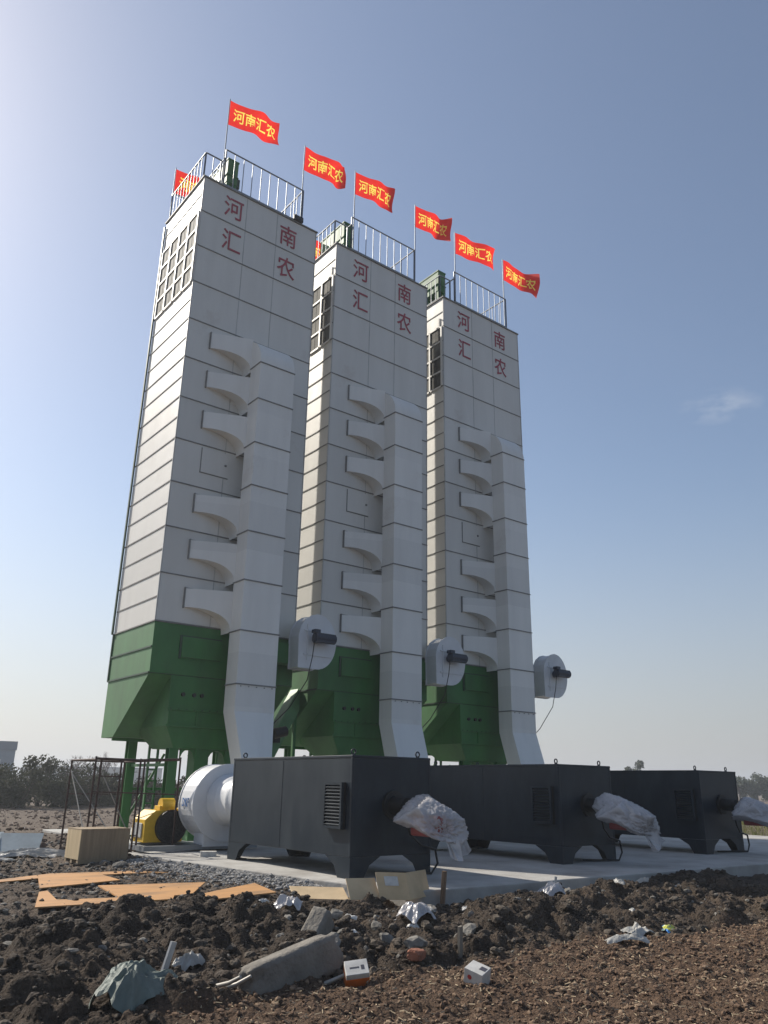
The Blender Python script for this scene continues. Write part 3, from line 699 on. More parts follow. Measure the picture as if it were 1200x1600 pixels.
# ------------------------------------------------------------------ hot air blower with its yellow motor
def make_blower():
    root = empty('hot_air_blower', (9.55, 18.2, 0)); tag(root, 'white snail shaped blower with yellow motor behind the nearest furnace box', 'blower')
    b = MB(); n = 40; cz = 1.02
    poly = [(math.cos(2*math.pi*k/n)*.90, cz+math.sin(2*math.pi*k/n)*.90*(1 if math.sin(2*math.pi*k/n) > 0 else .9)) for k in range(n)]
    b.prism(poly, 1, -.22, .52)
    rim = [(p[0]*1.02, cz+(p[1]-cz)*1.02) for p in poly]
    b.prism(rim, 1, -.235, -.20); b.prism(rim, 1, .50, .535)
    b.box(-.55, .60, -.20, .30, .10, .75)
    b.box(.2, .85, -.2, .3, .9, 1.75)
    b.box(.85, 2.2, -.18, .28, 1.0, 1.7)            # link to the foot of the air duct
    b.box(1.3, 2.2, .28, 2.2, .9, 1.7)
    b.build('casing', fanw, root)
    b = MB(); pts = [(0, y, 1.12) for y in (-2.08, -1.6, -1.56, -1.5, -1.1, -1.06, -1.0, -.6, -.56, -.5, -.24)]
    rs = [.5, .5, .53, .5, .5, .53, .5, .5, .54, .52, .58]
    b.tube(pts, rs, 36); b.build('inlet_pipe', fanw, root)
    v, f = text_mesh('DKF', .26, .001, .006)
    b = MB(); xs = [p[0] for p in v]; mx = (min(xs)+max(xs))/2
    # sticker letters wrap round the casing rim, facing the sunny side
    vv = []
    for p in v:
        a = math.pi-(p[1]-.02)/.92*1.0+.10
        a = math.pi-(p[1]-.05)/.92
        vv.append((math.cos(a)*(.9185+p[2]), .16+(-(p[0]-mx))*.75, cz+math.sin(a)*(.9185+p[2])))
    b.add(vv, f); b.build('sticker_letters', mat('blue print', (.03, .13, .36), .5), root)
    b = MB(); b.box(-1.95, .9, -.15, .02, .04, .14); b.box(-1.95, .9, .98, 1.12, .04, .14); b.box(-1.95, -1.8, .021, .979, .04, .14); b.box(-.7, .6, .021, .979, .06, .15)
    b.build('base_frame', galv, root)
    # yellow motor guard: rounded housing with a dark round grille
    b = MB(); x0, x1 = -1.62, -.66; y0, y1 = .70, 1.45
    prof = [(x0, .16), (x1, .16), (x1, .62), (x1-.22, .86), (x0+.24, .86), (x0, .66)]
    b.prism(prof, 1, y0, y1)
    b.box(x0-.03, x0-.001, y0+.12, y1-.12, .26, .58, 2)
    mo = b.build('motor', [yellow, black, seam_light], root, bevel=.03)
    b = MB(); b.tube([(x0+.62, y0-.12, .50), (x0+.62, y0-.001, .50)], .375, 28)
    for k in range(3): b.tube([(x0+.62+.1*(k+1)*math.cos(a*math.pi/10), y0-.125, .50+.1*(k+1)*math.sin(a*math.pi/10)) for a in range(21)], .010, 5)
    for k in range(8): a = k*math.pi/8; b.tube([(x0+.62-.36*math.cos(a), y0-.128, .50-.36*math.sin(a)), (x0+.62+.36*math.cos(a), y0-.128, .50+.36*math.sin(a))], .008, 5)
    b.build('fan_grille', [black], mo)
    b = MB(); b.tube([(x0+.42, y0+.2, .98), (x0+.74, y0+.2, .98)], .15, 20); b.box(x0+.36, x0+.62, y0+.08, y0+.4, .861, .96); b.build('terminal_box', yellow, mo, bevel=.01)
    b = MB(); b.tube([(x1-.1, .9, .86), (x1+.25, .6, 1.0), (x1+.4, .35, 1.12)], .045, 8); b.build('drive_shaft', yellow, mo)
make_blower()

# ------------------------------------------------------------------ scaffold frames
def make_scaffold():
    root = empty('scaffold_frame', (7.6, 18.5, 0)); tag(root, 'rusty brown tube scaffold frame standing beside the nearest tower', 'scaffold')
    P = [(6.36, 18.5), (6.46, 18.5), (6.62, 18.6), (6.95, 19.9), (7.50, 18.55), (7.63, 18.6), (8.50, 18.55), (7.55, 19.9), (6.5, 19.9)]
    P = [(6.42, 20.0), (6.46, 18.5), (6.60, 18.55), (7.05, 18.5), (7.50, 18.5), (7.62, 18.55), (8.50, 18.55), (7.70, 20.0)]
    H = [1.97, 2.02, 1.98, 1.98, 2.0, 1.98, 2.06, 1.98]
    for (x, y), h in zip(P, H):
        b = MB(); zg = gz(x, y) if x < 7.15 else -.03; b.tube([(x-7.6, y-18.5, zg-.02), (x-7.6, y-18.5, h)], .024, 8); b.build('upright', rusty, root)
    b = MB()
    def ln(i, j, z, z2=None, r=.022): b.tube([(P[i][0]-7.6, P[i][1]-18.5, z), (P[j][0]-7.6, P[j][1]-18.5, z2 if z2 is not None else z)], r, 7)
    ln(1, 4, 1.97, 1.96, .03); ln(4, 6, 1.97, 2.02); ln(0, 1, 1.95); ln(0, 7, 1.95); ln(7, 4, 1.95); ln(1, 6, 1.27, 1.22, .014); ln(0, 7, 1.2, None, .012); ln(7, 6, 1.95, 2.0)
    ln(2, 3, 1.60, 1.60, .014); ln(4, 5, .35, None, .012); ln(4, 5, .75, None, .012); ln(4, 5, 1.1, None, .012)
    b.build('crossbar', rusty, root)
    b = MB(); ln(2, 4, 1.75, .2, .014); b.build('diagonal_brace', pale_bar, root)
    b = MB(); ln(1, 0, .25, 1.75, .012); ln(3, 0, .3, 1.7, .012); b.build('diagonal_brace', pale_bar, root)
make_scaffold()

# ------------------------------------------------------------------ crate, boards, cardboard
def make_crate():
    root = empty('wooden_crate', (5.93, 18.16, -.1), 0); tag(root, 'plywood crate with a pale sunlit end in front of the scaffold', 'crate')
    a = Vector((5.93, 18.16)); c1 = Vector((5.95+.05, 17.45)); c2 = Vector((6.92, 17.0))
    ang = R(3); root.location = (c1.x, c1.y, -.10); root.rotation_euler = (0, 0, ang)
    b = MB(); w, d, h = 1.02, .72, .56
    b.box(0, w, 0, .018, .08, h+.08); b.box(0, w, d-.018, d, .08, h+.08); b.box(w+.0005, w+.018, -.003, d+.003, .08, h+.08); b.box(-.02, w+.02, -.006, d+.006, h+.081, h+.10)
    b.box(0, w, .02, d-.02, .08, .1)
    b.build('body', ply_side, root)
    b = MB(); b.box(-.018, -.0005, -.003, d+.003, .08, h+.08)  # end panel coloured paler than the body to paint in the sunlight on it
    b.build('end_panel', mat('sunlight-tinted plywood', (.58, .45, .27), .7, var=.1, vscale=2.5, stretch=(1, 6, .5)), root)['label'] = 'sunlight-tinted plywood end panel'
    for y in (.0, .32, .64):
        b = MB(); b.box(-.01, w+.01, y+.005, y+.1, .0, .079); b.build('skid', ply_side, root)
make_crate()
def board(name, poly, z, label, tilt=(0, 0), m=ply_orange, th=.018, cat='board', group='orange board offcuts on the dirt'):
    cx = sum(p[0] for p in poly)/len(poly); cy = sum(p[1] for p in poly)/len(poly)
    b = MB(); b.prism([(p[0]-cx, p[1]-cy) for p in poly], 2, -th/2, th/2)
    o = b.build(name, m, None, (cx, cy, z), (R(tilt[0]), R(tilt[1]), 0)); tag(o, label, cat, group); return o
ZBd = -.075
board('plywood_board', [(3.6, 15.1), (4.95, 15.83), (6.63, 15.54), (6.51, 15.18), (4.83, 15.29), (3.6, 14.85)], ZBd-.015, 'long narrow orange board strip, farthest back on the dirt')
board('plywood_board', [(4.57, 15.2), (5.56, 15.12), (5.62, 14.18), (4.21, 13.82)], ZBd+.01, 'four sided orange board lying against the long narrow strip', (1.5, 0))
board('plywood_board', [(3.56, 11.78), (3.99, 13.1), (4.13, 13.18), (3.99, 12.27), (4.81, 12.08), (4.96, 13.39), (6.6, 13.01), (5.88, 11.97), (5.57, 11.92), (5.41, 11.62)], ZBd+.01, 'large orange board cut to an L shape', (1, 0))
board('plywood_board', [(5.75, 11.72), (6.3, 11.98), (7.13, 12.31), (6.99, 11.4), (6.01, 11.35), (5.80, 11.45)], ZBd+.01, 'orange board half buried in dark clods beside the cardboard', (2, -1))
board('thin_batten', [(6.55, 15.2), (7.15, 14.55), (7.12, 14.5), (6.5, 15.13)], ZBd-.01, 'thin batten at the end of the long orange strip', (0, 0), ply_orange, .03, 'batten', None)

def make_cardboard():
    b = MB(); x0, y0, z = 7.0, 10.8, -.09; th = Vector((.003, -.007, .003))
    strips = (([(7.00, 10.92), (7.28, 10.66), (7.60, 10.36)], Vector((.10, .30, .13))),
              ([(7.60, 10.33), (8.02, 10.16)], Vector((.05, .20, .27))), ([(8.02, 10.16), (8.36, 9.86), (8.95, 10.08)], Vector((.0, .12, .36))))
    lab = None
    for pts, v in strips:
        for p, q in zip(pts, pts[1:]):
            p, q = Vector((p[0]-x0, p[1]-y0, 0)), Vector((q[0]-x0, q[1]-y0, 0)); f = [p, q, q+v, p+v]
            b.add(f+[k+th for k in f], [(0, 3, 2, 1), (4, 5, 6, 7), (0, 1, 5, 4), (1, 2, 6, 5), (2, 3, 7, 6), (3, 0, 4, 7)])
            if lab is None and len(pts) == 3 and pts[0][0] > 8: lab = f
    c = b.build('cardboard_box', card, None, (x0, y0, z)); tag(c, 'flattened brown cardboard box unfolded below the slab edge', 'cardboard')
    p, q, r_, t_ = lab; b = MB()
    def bl(u, v): return p.lerp(q, u).lerp(t_.lerp(r_, u), v)+Vector((.0, -.012, .006))
    b.add([bl(.25, .5), bl(.7, .5), bl(.7, .85), bl(.25, .85)], [(0, 1, 2, 3)]); b.build('paper_label', carton_w, c)
make_cardboard()
b = MB(); b.box(-.035, .035, -.03, .03, 0, .55); b.box(-.036, .036, -.031, .031, .551, .57)
o = b.build('wooden_stake', mat('weathered stake', (.22, .14, .085), .85, var=.2, vscale=6, stretch=(3, 3, .6)), None, (9.05, 9.92, -.30), (R(3), R(4), .4), bevel=.006)
tag(o, 'short brown wooden stake at the slab edge beside the cardboard', 'stake')

# ------------------------------------------------------------------ rubble, rubbish
def rock(name, m, loc, size, seed, rot=(0, 0, 0), rough=.12, sub=3, boxy=0.0, nplanes=14):
    bm = bmesh.new(); bmesh.ops.create_icosphere(bm, subdivisions=sub, radius=1); rnd = np.random.RandomState(seed)
    k = rnd.normal(size=(nplanes, 3)); k /= np.linalg.norm(k, axis=1)[:, None]; o = rnd.uniform(.62, .95, nplanes)
    if boxy: k = np.concatenate([k, np.eye(3), -np.eye(3)]); o = np.concatenate([o+.3, np.full(6, boxy)])
    p2 = rnd.normal(size=(8, 3))*4; ph = rnd.uniform(0, 6, 8)
    for v in bm.verts:
        d = np.array(v.co)/np.linalg.norm(v.co); q = d@k.T
        s = min(np.min(np.where(q > .05, o/np.maximum(q, .05), 9)), 1.6 if boxy else 1.1)
        s += rough*(np.sin(d@p2.T+ph).mean())
        v.co = Vector(d*s*np.array(size))
    me = bpy.data.meshes.new(name); bm.to_mesh(me); bm.free(); me.materials.append(m)
    ob = bpy.data.objects.new(name, me); COL.objects.link(ob); ob.location = loc; ob.rotation_euler = rot
    return ob
def concrete_chunk(name, loc, dims, rot, seed):
    """rough broken beam: subdivided box with eroded ends"""
    nx, ny, nz = 26, 10, 12; rnd = np.random.RandomState(seed); bm = bmesh.new(); bmesh.ops.create_cube(bm, size=1)
    bmesh.ops.subdivide_edges(bm, edges=bm.edges, cuts=15, use_grid_fill=True)
    p = rnd.normal(size=(18, 3))*5; ph = rnd.uniform(0, 6, 18); pf = rnd.normal(size=(18, 3))*17
    for v in bm.verts:
        c = np.array(v.co); rr = np.abs(c)*2
        # round off the edges
        k = np.sort(rr)[1]; sh = 1-.10*max(0, k-.72)/.28
        n1 = np.sin(c@p.T*1.3+ph).mean(); n2 = np.sin(c@pf.T+ph).mean()
        end = max(0, rr[0]-.75)/.25
        c = c*sh*(1+.16*n1*end+.035*n2+.03*n1); c[2] -= .12*c[0]*abs(c[0])
        c[0] += .06*end*np.sign(c[0])*np.sin(c[2]*7+seed)*.5
        v.co = Vector(c*np.array(dims))
    me = bpy.data.meshes.new(name); bm.to_mesh(me); bm.free(); me.materials.append(chunk_m)
    o = bpy.data.objects.new(name, me); COL.objects.link(o); o.location = loc; o.rotation_euler = rot
    for q in me.polygons: q.use_smooth = True
    return o
o = concrete_chunk('concrete_chunk', (4.52, 7.02, -.11), (1.14, .24, .34), (R(-8), R(-9), math.atan2(.27, 1.24)), 3)
tag(o, 'long broken grey concrete beam lying in the clods, the largest lump in front', 'concrete')
o = concrete_chunk('concrete_chunk', (5.48, 8.05, -.05), (.46, .22, .42), (R(10), R(-38), .5), 8)
tag(o, 'smaller tilted concrete lump right behind the long broken beam', 'concrete')

def crumpled_sheet(name, m, loc, sx, sy, h, seed, label, cat, rot=0, n=26, group=None, sharp=1.0, peaks=6):
    rnd = np.random.RandomState(seed); b = MB(); u = np.linspace(-1, 1, n); U, V = np.meshgrid(u, u)
    # soft hump with ridged folds running over it
    q = 1.1*peaks/6; a = rnd.uniform(0, 6.3); X_, Y_ = U*np.cos(a)-V*np.sin(a), U*np.sin(a)+V*np.cos(a)
    wx = vnoise(U*1.5+seed, V*1.5, seed+5)*1.2
    f1 = 1-np.abs(2*vnoise(X_*1.6*q+wx+seed*3.1, Y_*.9*q+9, seed)-1); f2 = 1-np.abs(2*vnoise(X_*3.2*q+wx, Y_*2.2*q+5, seed+1)-1); f3 = vnoise(U*7, V*7, seed+2)
    hump = np.clip(1-(U**2+V**2)*.62, 0, 1)**.8
    Z = h*hump*(.34+.48*f1**1.5+.26*f2**1.5+.10*f3)*(.7+.5*vnoise(U*1.2+3, V*1.2, seed+7))
    th = np.arctan2(V, U); e = .86+.5*(vnoise(np.cos(th)*1.4+seed*2.3, np.sin(th)*1.4+seed, 44)-.4)+.18*(vnoise(np.cos(th)*5+seed, np.sin(th)*5, 45)-.5)
    X = U*sx*e*.5; Y = V*sy*e*.5
    b.add(np.stack([X.ravel(), Y.ravel(), Z.ravel()], 1), [(j*n+i, j*n+i+1, (j+1)*n+i+1, (j+1)*n+i) for j in range(n-1) for i in range(n-1)])
    o = b.build(name, m, None, loc, (0, 0, rot)); s = o.modifiers.new('thickness', 'SOLIDIFY'); s.thickness = .006; s.offset = 1
    tag(o, label, cat, group); return o
crumpled_sheet('tarp_bag', tarp, (2.98, 6.96, -.20), .86, .66, .40, 5, 'crumpled grey green tarp bag at the bottom left', 'tarp', .5, 30, peaks=4)
crumpled_sheet('plastic_rag', plastic, (4.12, 8.35, gz(4.12, 8.35)), .42, .22, .16, 6, 'arched white plastic rag sticking from the clods on the left', 'plastic', .3)
crumpled_sheet('plastic_bag', plastic, (9.75, 6.95, gz(9.75, 6.95)), .50, .34, .13, 7, 'upper of two cream plastic bags on the right soil', 'plastic bag', .3)
crumpled_sheet('plastic_bag', plastic, (8.85, 6.45, gz(8.85, 6.45)+.01), .52, .24, .10, 8, 'lower of two cream plastic bags on the right soil', 'plastic bag', -.5)
crumpled_sheet('plastic_film', clear, (7.5, 8.75, gz(7.5, 8.75)), .62, .45, .24, 9, 'clear plastic film crumpled below the cardboard box', 'plastic film', .2)
crumpled_sheet('plastic_film', clear, (10.9, 9.35, gz(10.9, 9.35)), .75, .40, .26, 10, 'clear plastic film caught on the clods below the slab', 'plastic film', .1)
crumpled_sheet('plastic_film', clear, (6.2, 9.75, gz(6.2, 9.75)), .45, .35, .22, 15, 'clear plastic film lying left of the cardboard box', 'plastic film', .9)
crumpled_sheet('torn_plastic', plastic, (5.55, 19.6, gz(5.5, 19.6)), 2.1, .7, .24, 11, 'torn white plastic heaped in front of the grey sheets', 'plastic', -.35, 40, sharp=1.1, peaks=10)
crumpled_sheet('torn_plastic', plastic, (4.55, 18.6, gz(4.5, 18.6)), 1.0, .5, .12, 12, 'smaller torn white plastic at the left edge', 'plastic', .6, 30, peaks=7)
crumpled_sheet('printed_wrapper', mat('blue printed wrapper', (.05, .22, .55), .4, col2=(.55, .55, .06), vscale=9, lo=.45, hi=.55), (10.35, 6.85, gz(10.35, 6.85)), .36, .18, .07, 13, 'blue and yellow wrapper beside the cream plastic bags', 'wrapper', .1)

def carton(name, loc, dims, rot, label, m1, m2=None, dot=False):
    root = empty(name, loc); root.rotation_euler = rot; tag(root, label, 'carton')
    b = MB(); x, y, z = dims; b.box(-x/2, x/2, -y/2, y/2, 0, z*.74 if m2 else z); b.build('body', m1, root, bevel=.004)
    if m2: b = MB(); b.box(-x/2*.98, x/2*.98, -y/2*.98, y/2*.98, z*.741, z); b.build('lid', m2, root, bevel=.004)
    if dot:
        b = MB(); b.tube([(-x*.18, -y/2-.002, z*.62), (-x*.18, -y/2-.001, z*.62)], .022, 14); b.build('red_emblem', mat('red print', (.5, .06, .05), .6), root)
        b = MB(); b.box(.02, .08, -y*.1, y*.25, z+.0005, z+.002); b.build('printed_patch', mat('dark print', (.06, .06, .08), .6), root)
    else:
        b = MB()
        b.box(-x*.3, x*.1, -y*.08, y*.02, z+.0004, z+.0015); b.box(x*.18, x*.32, -y*.2, y*.1, z+.0004, z+.0015)
        b.build('printed_patch', mat('dark print', (.06, .06, .08), .6), root)
carton('carton', (5.06, 6.74, gz(5.06, 6.74)-.02), (.22, .17, .21), (R(34), R(-6), -.50), 'orange carton with a white lid beside the concrete beam', carton_o, carton_w)
carton('carton', (5.88, 5.98, gz(5.88, 5.98)), (.19, .17, .17), (R(14), R(14), -1.25), 'small tilted white carton with a red emblem on tilled soil', carton_w, None, True)
o = rock('broken_brick', brick, (5.9, 6.85, gz(5.9, 6.85)+.03), (.14, .075, .06), 3, (.1, .1, .5), .03, 3, .85); tag(o, 'red broken brick between the two cartons', 'brick')
b = MB(); b.box(-.03, .03, -.015, .015, 0, .34); o = b.build('splintered_lath', mat('grey lath', (.24, .21, .17), .85), None, (6.65, 7.0, gz(6.65, 7.0)-.04), (R(4), R(-5), .2)); tag(o, 'grey splintered lath standing upright in the clods', 'lath')
b = MB(); b.box(-.025, .025, -.01, .01, 0, .26); o = b.build('white_lath', carton_w, None, (11.25, 9.55, gz(11.25, 9.55)), (R(4), R(7), .2)); tag(o, 'white lath standing up beside the film below the slab', 'lath')
b = MB(); b.box(-.035, .035, -.012, .012, 0, .30); o = b.build('white_lath', carton_w, None, (3.62, 7.85, gz(3.62, 7.85)-.02), (R(8), R(14), .4)); tag(o, 'pale lath standing behind the tarp bag', 'lath')
for k, (x, y, rx, ry, ln_, lab) in enumerate(((3.72, 6.95, 70, 25, .34, 'pale broken stick leaning left of the concrete beam'), (3.80, 7.02, 62, 40, .30, 'second pale stick crossing the leaning one'), (4.78, 6.86, 55, 50, .36, 'pale grey stick leaning on the concrete beam'), (6.4, 7.6, 85, 50, .28, 'pale stick flat on dark clods behind the upright lath'))):
    b = MB(); b.tube([(0, 0, 0), (.01, 0, ln_*.5), (-.01, .01, ln_)], [.020, .018, .013], 7); o = b.build('broken_stick', pale_bar, None, (x, y, gz(x, y)-.01), (R(rx), R(ry), .3*k)); tag(o, lab, 'stick')
b = MB(); b.box(-.17, .17, -.11, .11, 0, .09); b.box(-.172, .172, -.112, .112, .0905, .10)
o = b.build('white_carton_lid', carton_w, None, (8.56, 16.84, .001), (0, 0, -.4)); tag(o, 'flat white box on the slab beside the blower', 'box')
for k, (x, y, r_, a) in enumerate(((12.25, 9.55, .12, .3), (12.05, 9.35, .09, 1.2), (13.3, 9.2, .13, 2.0), (13.6, 8.75, .10, .8), (10.6, 7.6, .07, .4), (11.3, 8.3, .08, 1.9))):
    o = crumpled_sheet('plastic_scrap', plastic, (x, y, gz(x, y)), r_*2.6, r_*1.5, r_*.9, 30+k, 'white plastic scrap on the dark clods below the slab', 'plastic scrap', a, 14, 'white plastic scraps below the slab')
for k, (x, y, r_, a, m_) in enumerate(((7.3, 8.55, .10, .3, 0), (7.75, 8.75, .08, 1.4, 0), (8.05, 8.35, .07, .9, 0), (6.75, 9.15, .09, 2.2, 0), (6.95, 9.45, .07, .2, 0), (9.1, 9.25, .06, 1.1, 0), (8.6, 8.9, .08, 2.6, 0), (5.85, 9.85, .09, .5, 0), (9.9, 8.1, .06, .7, 0), (10.9, 8.6, .07, 1.9, 0), (7.05, 7.75, .08, 1.2, 0), (6.35, 8.55, .07, .4, 0))):
    o = crumpled_sheet('paper_scrap', carton_w, (x, y, gz(x, y)+.01), r_*2.2, r_*1.2, r_*.8, 60+k, 'small dirty white paper scrap among the clods below the cardboard', 'paper scrap', a, 12, 'small paper scraps in the clods')
rnd = random.Random(8)
spots = [(4.55, 9.6), (3.35, 8.75), (3.9, 9.05), (2.9, 8.3), (5.55, 8.9), (5.9, 9.3), (6.3, 9.0), (6.7, 9.4), (6.9, 8.8), (7.3, 9.3), (6.1, 8.4), (6.6, 8.2), (7.2, 8.1), (5.8, 7.9), (7.9, 8.9), (8.4, 8.6),
         (7.7, 8.0), (8.9, 8.2), (9.6, 8.7), (10.2, 8.4), (11.5, 8.8), (12.2, 8.5), (13.0, 8.2), (5.25, 11.0), (6.85, 10.9), (5.3, 7.5), (6.2, 7.2), (4.0, 10.3), (2.7, 9.6), (9.2, 9.3), (10.4, 9.3), (7.0, 7.3)]
for k, (x, y) in enumerate(spots):
    s = rnd.uniform(.06, .13); sz = (s*rnd.uniform(.9, 1.5), s*rnd.uniform(.7, 1.1), s*rnd.uniform(.5, .85))
    o = rock('rubble_stone', stone_m, (x, y, gz(x, y)+sz[2]*.35), sz, 100+k, (rnd.uniform(-.4, .4), rnd.uniform(-.4, .4), rnd.uniform(0, 6)), .10, 2)
    tag(o, 'pale grey rubble stone lying among the dark clods', 'stone', 'pale rubble stones in the clods')
o = rock('prop_stone', stone_m, (6.42, 17.05, -.07), (.13, .10, .08), 71, (0, 0, .3)); tag(o, 'pale stone lying under the front edge of the crate', 'stone')
o = rock('prop_stone', stone_m, (6.52, 16.6, -.07), (.17, .11, .07), 72, (0, 0, .1)); tag(o, 'flat pale stone on the dirt in front of the crate', 'stone')

def scatter(name, pts, smin, smax, m, seed, label, sub=1, flat=.75, sink=.2):
    bm = bmesh.new(); bmesh.ops.create_icosphere(bm, subdivisions=sub, radius=1)
    V0 = np.array([v.co for v in bm.verts]); F0 = np.array([[v.index for v in f.verts] for f in bm.faces]); bm.free()
    rnd = np.random.RandomState(seed); n = len(pts); nv = len(V0)
    S = smin+(smax-smin)*rnd.uniform(0, 1, n)**3.0
    z = ground_h(pts[:, 0], pts[:, 1])
    V = np.zeros((n, nv, 3)); 
    for i in range(n):
        k = rnd.normal(size=(7, 3)); k /= np.linalg.norm(k, axis=1)[:, None]; o = rnd.uniform(.5, .95, 7)
        q = V0@k.T; s = np.min(np.where(q > .05, o/np.maximum(q, .05), 9), 1); s = np.minimum(s, .95)+.09*np.sin(V0@(k[0]*6)+o[0]*9)+.07*np.sin(V0@(k[1]*11)+o[1]*9)
        P = V0*s[:, None]*np.array([rnd.uniform(.8, 1.4), rnd.uniform(.7, 1.1), flat*rnd.uniform(.7, 1.1)])*S[i]
        a = rnd.uniform(0, 6.3); c_, s_ = np.cos(a), np.sin(a)
        P = P@np.array([[c_, s_, 0], [-s_, c_, 0], [0, 0, 1]]); V[i] = P+np.array([pts[i, 0], pts[i, 1], z[i]+S[i]*(flat*.6-sink)])
    F = (F0[None]+np.arange(n)[:, None, None]*nv).reshape(-1, 3)
    me = bpy.data.meshes.new(name); me.from_pydata(V.reshape(-1, 3).tolist(), [], F.tolist()); me.materials.append(m)
    o = bpy.data.objects.new(name, me); COL.objects.link(o); o['kind'] = 'stuff'; o['label'] = label
    return o
rs = np.random.RandomState(2)
def rough_zone(P): return P[(till_mask(P[:, 0], P[:, 1]) < .4) & ~slab_inside(P[:, 0], P[:, 1], .1) & ~((P[:, 1] > 11.2) & (P[:, 0] > 6.3))]
P = rough_zone(np.stack([rs.uniform(1.5, 16, 9000), rs.uniform(6.2, 11.6, 9000)], 1))
scatter('soil_clods', P[:2600], .010, .085, clod_m, 5, 'loose dark earth clods', 2)
P = rough_zone(np.stack([rs.uniform(1.5, 16, 26000), rs.uniform(6.2, 11.6, 26000)], 1))
scatter('soil_crumbs', P[:12000], .008, .030, clod_m, 25, 'small dark earth crumbs', 0)
P = rough_zone(np.stack([rs.uniform(3, 14, 1500), rs.uniform(6.2, 10.6, 1500)], 1))
scatter('pale_debris', P[:600], .008, .045, stone_m, 33, 'small pale bits of rubble among the clods', 0)
P = np.stack([rs.uniform(2.5, 12, 14000), rs.uniform(3.4, 6.9, 14000)], 1)
scatter('tilled_crumbs', P[till_mask(P[:, 0], P[:, 1]) > .5], .006, .036, mat('tilled crumb', (.145, .092, .060), .95, col2=(.27, .195, .13), var=.3, vscale=3, lo=.5, hi=.66, spec=.25), 6, 'crumbs of reddish tilled soil', 0)
t_ = rs.uniform(0, 1, 9000); yy_ = 11.6+5.6*t_; P = np.stack([slab_left(yy_)+.05-np.abs(rs.normal(0, .45, 9000))*(.7+.5*np.sin(t_*3)), yy_], 1)
scatter('gravel', P[~slab_inside(P[:, 0], P[:, 1], -.02)], .012, .05, gravel_m, 7, 'pale grey gravel spilled along the left slab edge', 1, .8, .1)
P = np.stack([rs.uniform(2.8, 8.2, 2600), rs.uniform(11.6, 24, 2600)], 1)
scatter('stone_litter', P[~slab_inside(P[:, 0], P[:, 1], .1)], .008, .07, stone_m, 9, 'small stones littering the left yard')
P = np.stack([rs.uniform(3, 8.4, 3000), rs.uniform(11.4, 22, 3000)], 1)
scatter('dirt_crumbs', P[~slab_inside(P[:, 0], P[:, 1], .1)], .01, .07, clod_m, 19, 'dark dirt crumbs on the left yard')
az_p = np.radians(rs.uniform(11, 27, 2600)); d_p = 21+36*rs.uniform(0, 1, 2600)**1.3; P = np.stack([np.sin(az_p)*d_p, np.cos(az_p)*d_p], 1)
scatter('dirt_debris', P[~slab_inside(P[:, 0], P[:, 1], .2)], .015, .13, mat('reddish debris', (.115, .078, .058), .95, var=.3, vscale=2, col2=(.17, .135, .11), lo=.5, hi=.7), 20, 'broken earth and debris spread before the hedge')
def straw():
    r = np.random.RandomState(3); b = MB()
    for k in range(2600):
        x, y = r.uniform(3, 13), r.uniform(3.5, 7.0)
        if till_mask(np.array([x]), np.array([y]))[0] < .4: continue
        l, w_, a, t = r.uniform(.015, .06), r.uniform(.003, .006), r.uniform(0, 6.3), r.uniform(-.5, .5)
        d = Vector((math.cos(a)*l, math.sin(a)*l, t*l)); n = Vector((-math.sin(a)*w_, math.cos(a)*w_, 0)); p = Vector((x, y, gz(x, y)+.012))
        h = Vector((0, 0, w_)); b.add([p-n, p+n, p+n+d, p-n+d, p+h, p+h+d], [(0, 1, 2, 3), (0, 3, 5, 4), (1, 4, 5, 2), (0, 4, 1), (3, 2, 5)])
    o = b.build('straw_litter', straw_m, kind='stuff'); o['label'] = 'pale straw bits in the tilled soil'
straw()

# grey sheets lying left of the crate
for (x, y, w_, d_, rz, rx, lab) in ((5.75, 20.9, .95, .7, -.45, 38, 'grey blue sheet leaning behind the crate'), (4.95, 21.3, .9, .8, -.5, 32, 'grey blue sheet leaning at the left edge')):
    b = MB(); b.box(-w_/2, w_/2, -d_/2, d_/2, 0, .03); o = b.build('metal_sheet', sheet_m, None, (x, y, gz(x, y)+.2), (R(rx), 0, rz)); tag(o, lab, 'sheet')

# ------------------------------------------------------------------ vegetation and far things
def leaves(b, c, rad, n, size, r, shell=.5, m=0):
    """leaf clumps through an uneven crown"""
    nb = 14; bl = [(Vector((r.gauss(0, .42), r.gauss(0, .42), r.gauss(0, .36))), r.uniform(.28, .55)) for _ in range(nb)]
    for k in range(n):
        o, br = bl[r.randrange(nb)]
        d = Vector((r.gauss(0, 1), r.gauss(0, 1), r.gauss(0, 1))).normalized()*br*(r.random()**shell)
        p = o+d; p = Vector((c[0]+p.x*rad[0], c[1]+p.y*rad[1], c[2]+p.z*rad[2]))
        a = Vector((r.gauss(0, 1), r.gauss(0, 1), r.gauss(0, 1))).normalized(); t = a.orthogonal().normalized(); s = size*r.uniform(.6, 1.4)
        q = a.cross(t)
        b.add([p-t*s, p-q*s*.5, p+t*s, p+q*s*.5+a*s*.2], [(0, 1, 2, 3)], m)
def polar(az, dist): return (math.sin(R(az))*dist, math.cos(R(az))*dist)
r = random.Random(12)
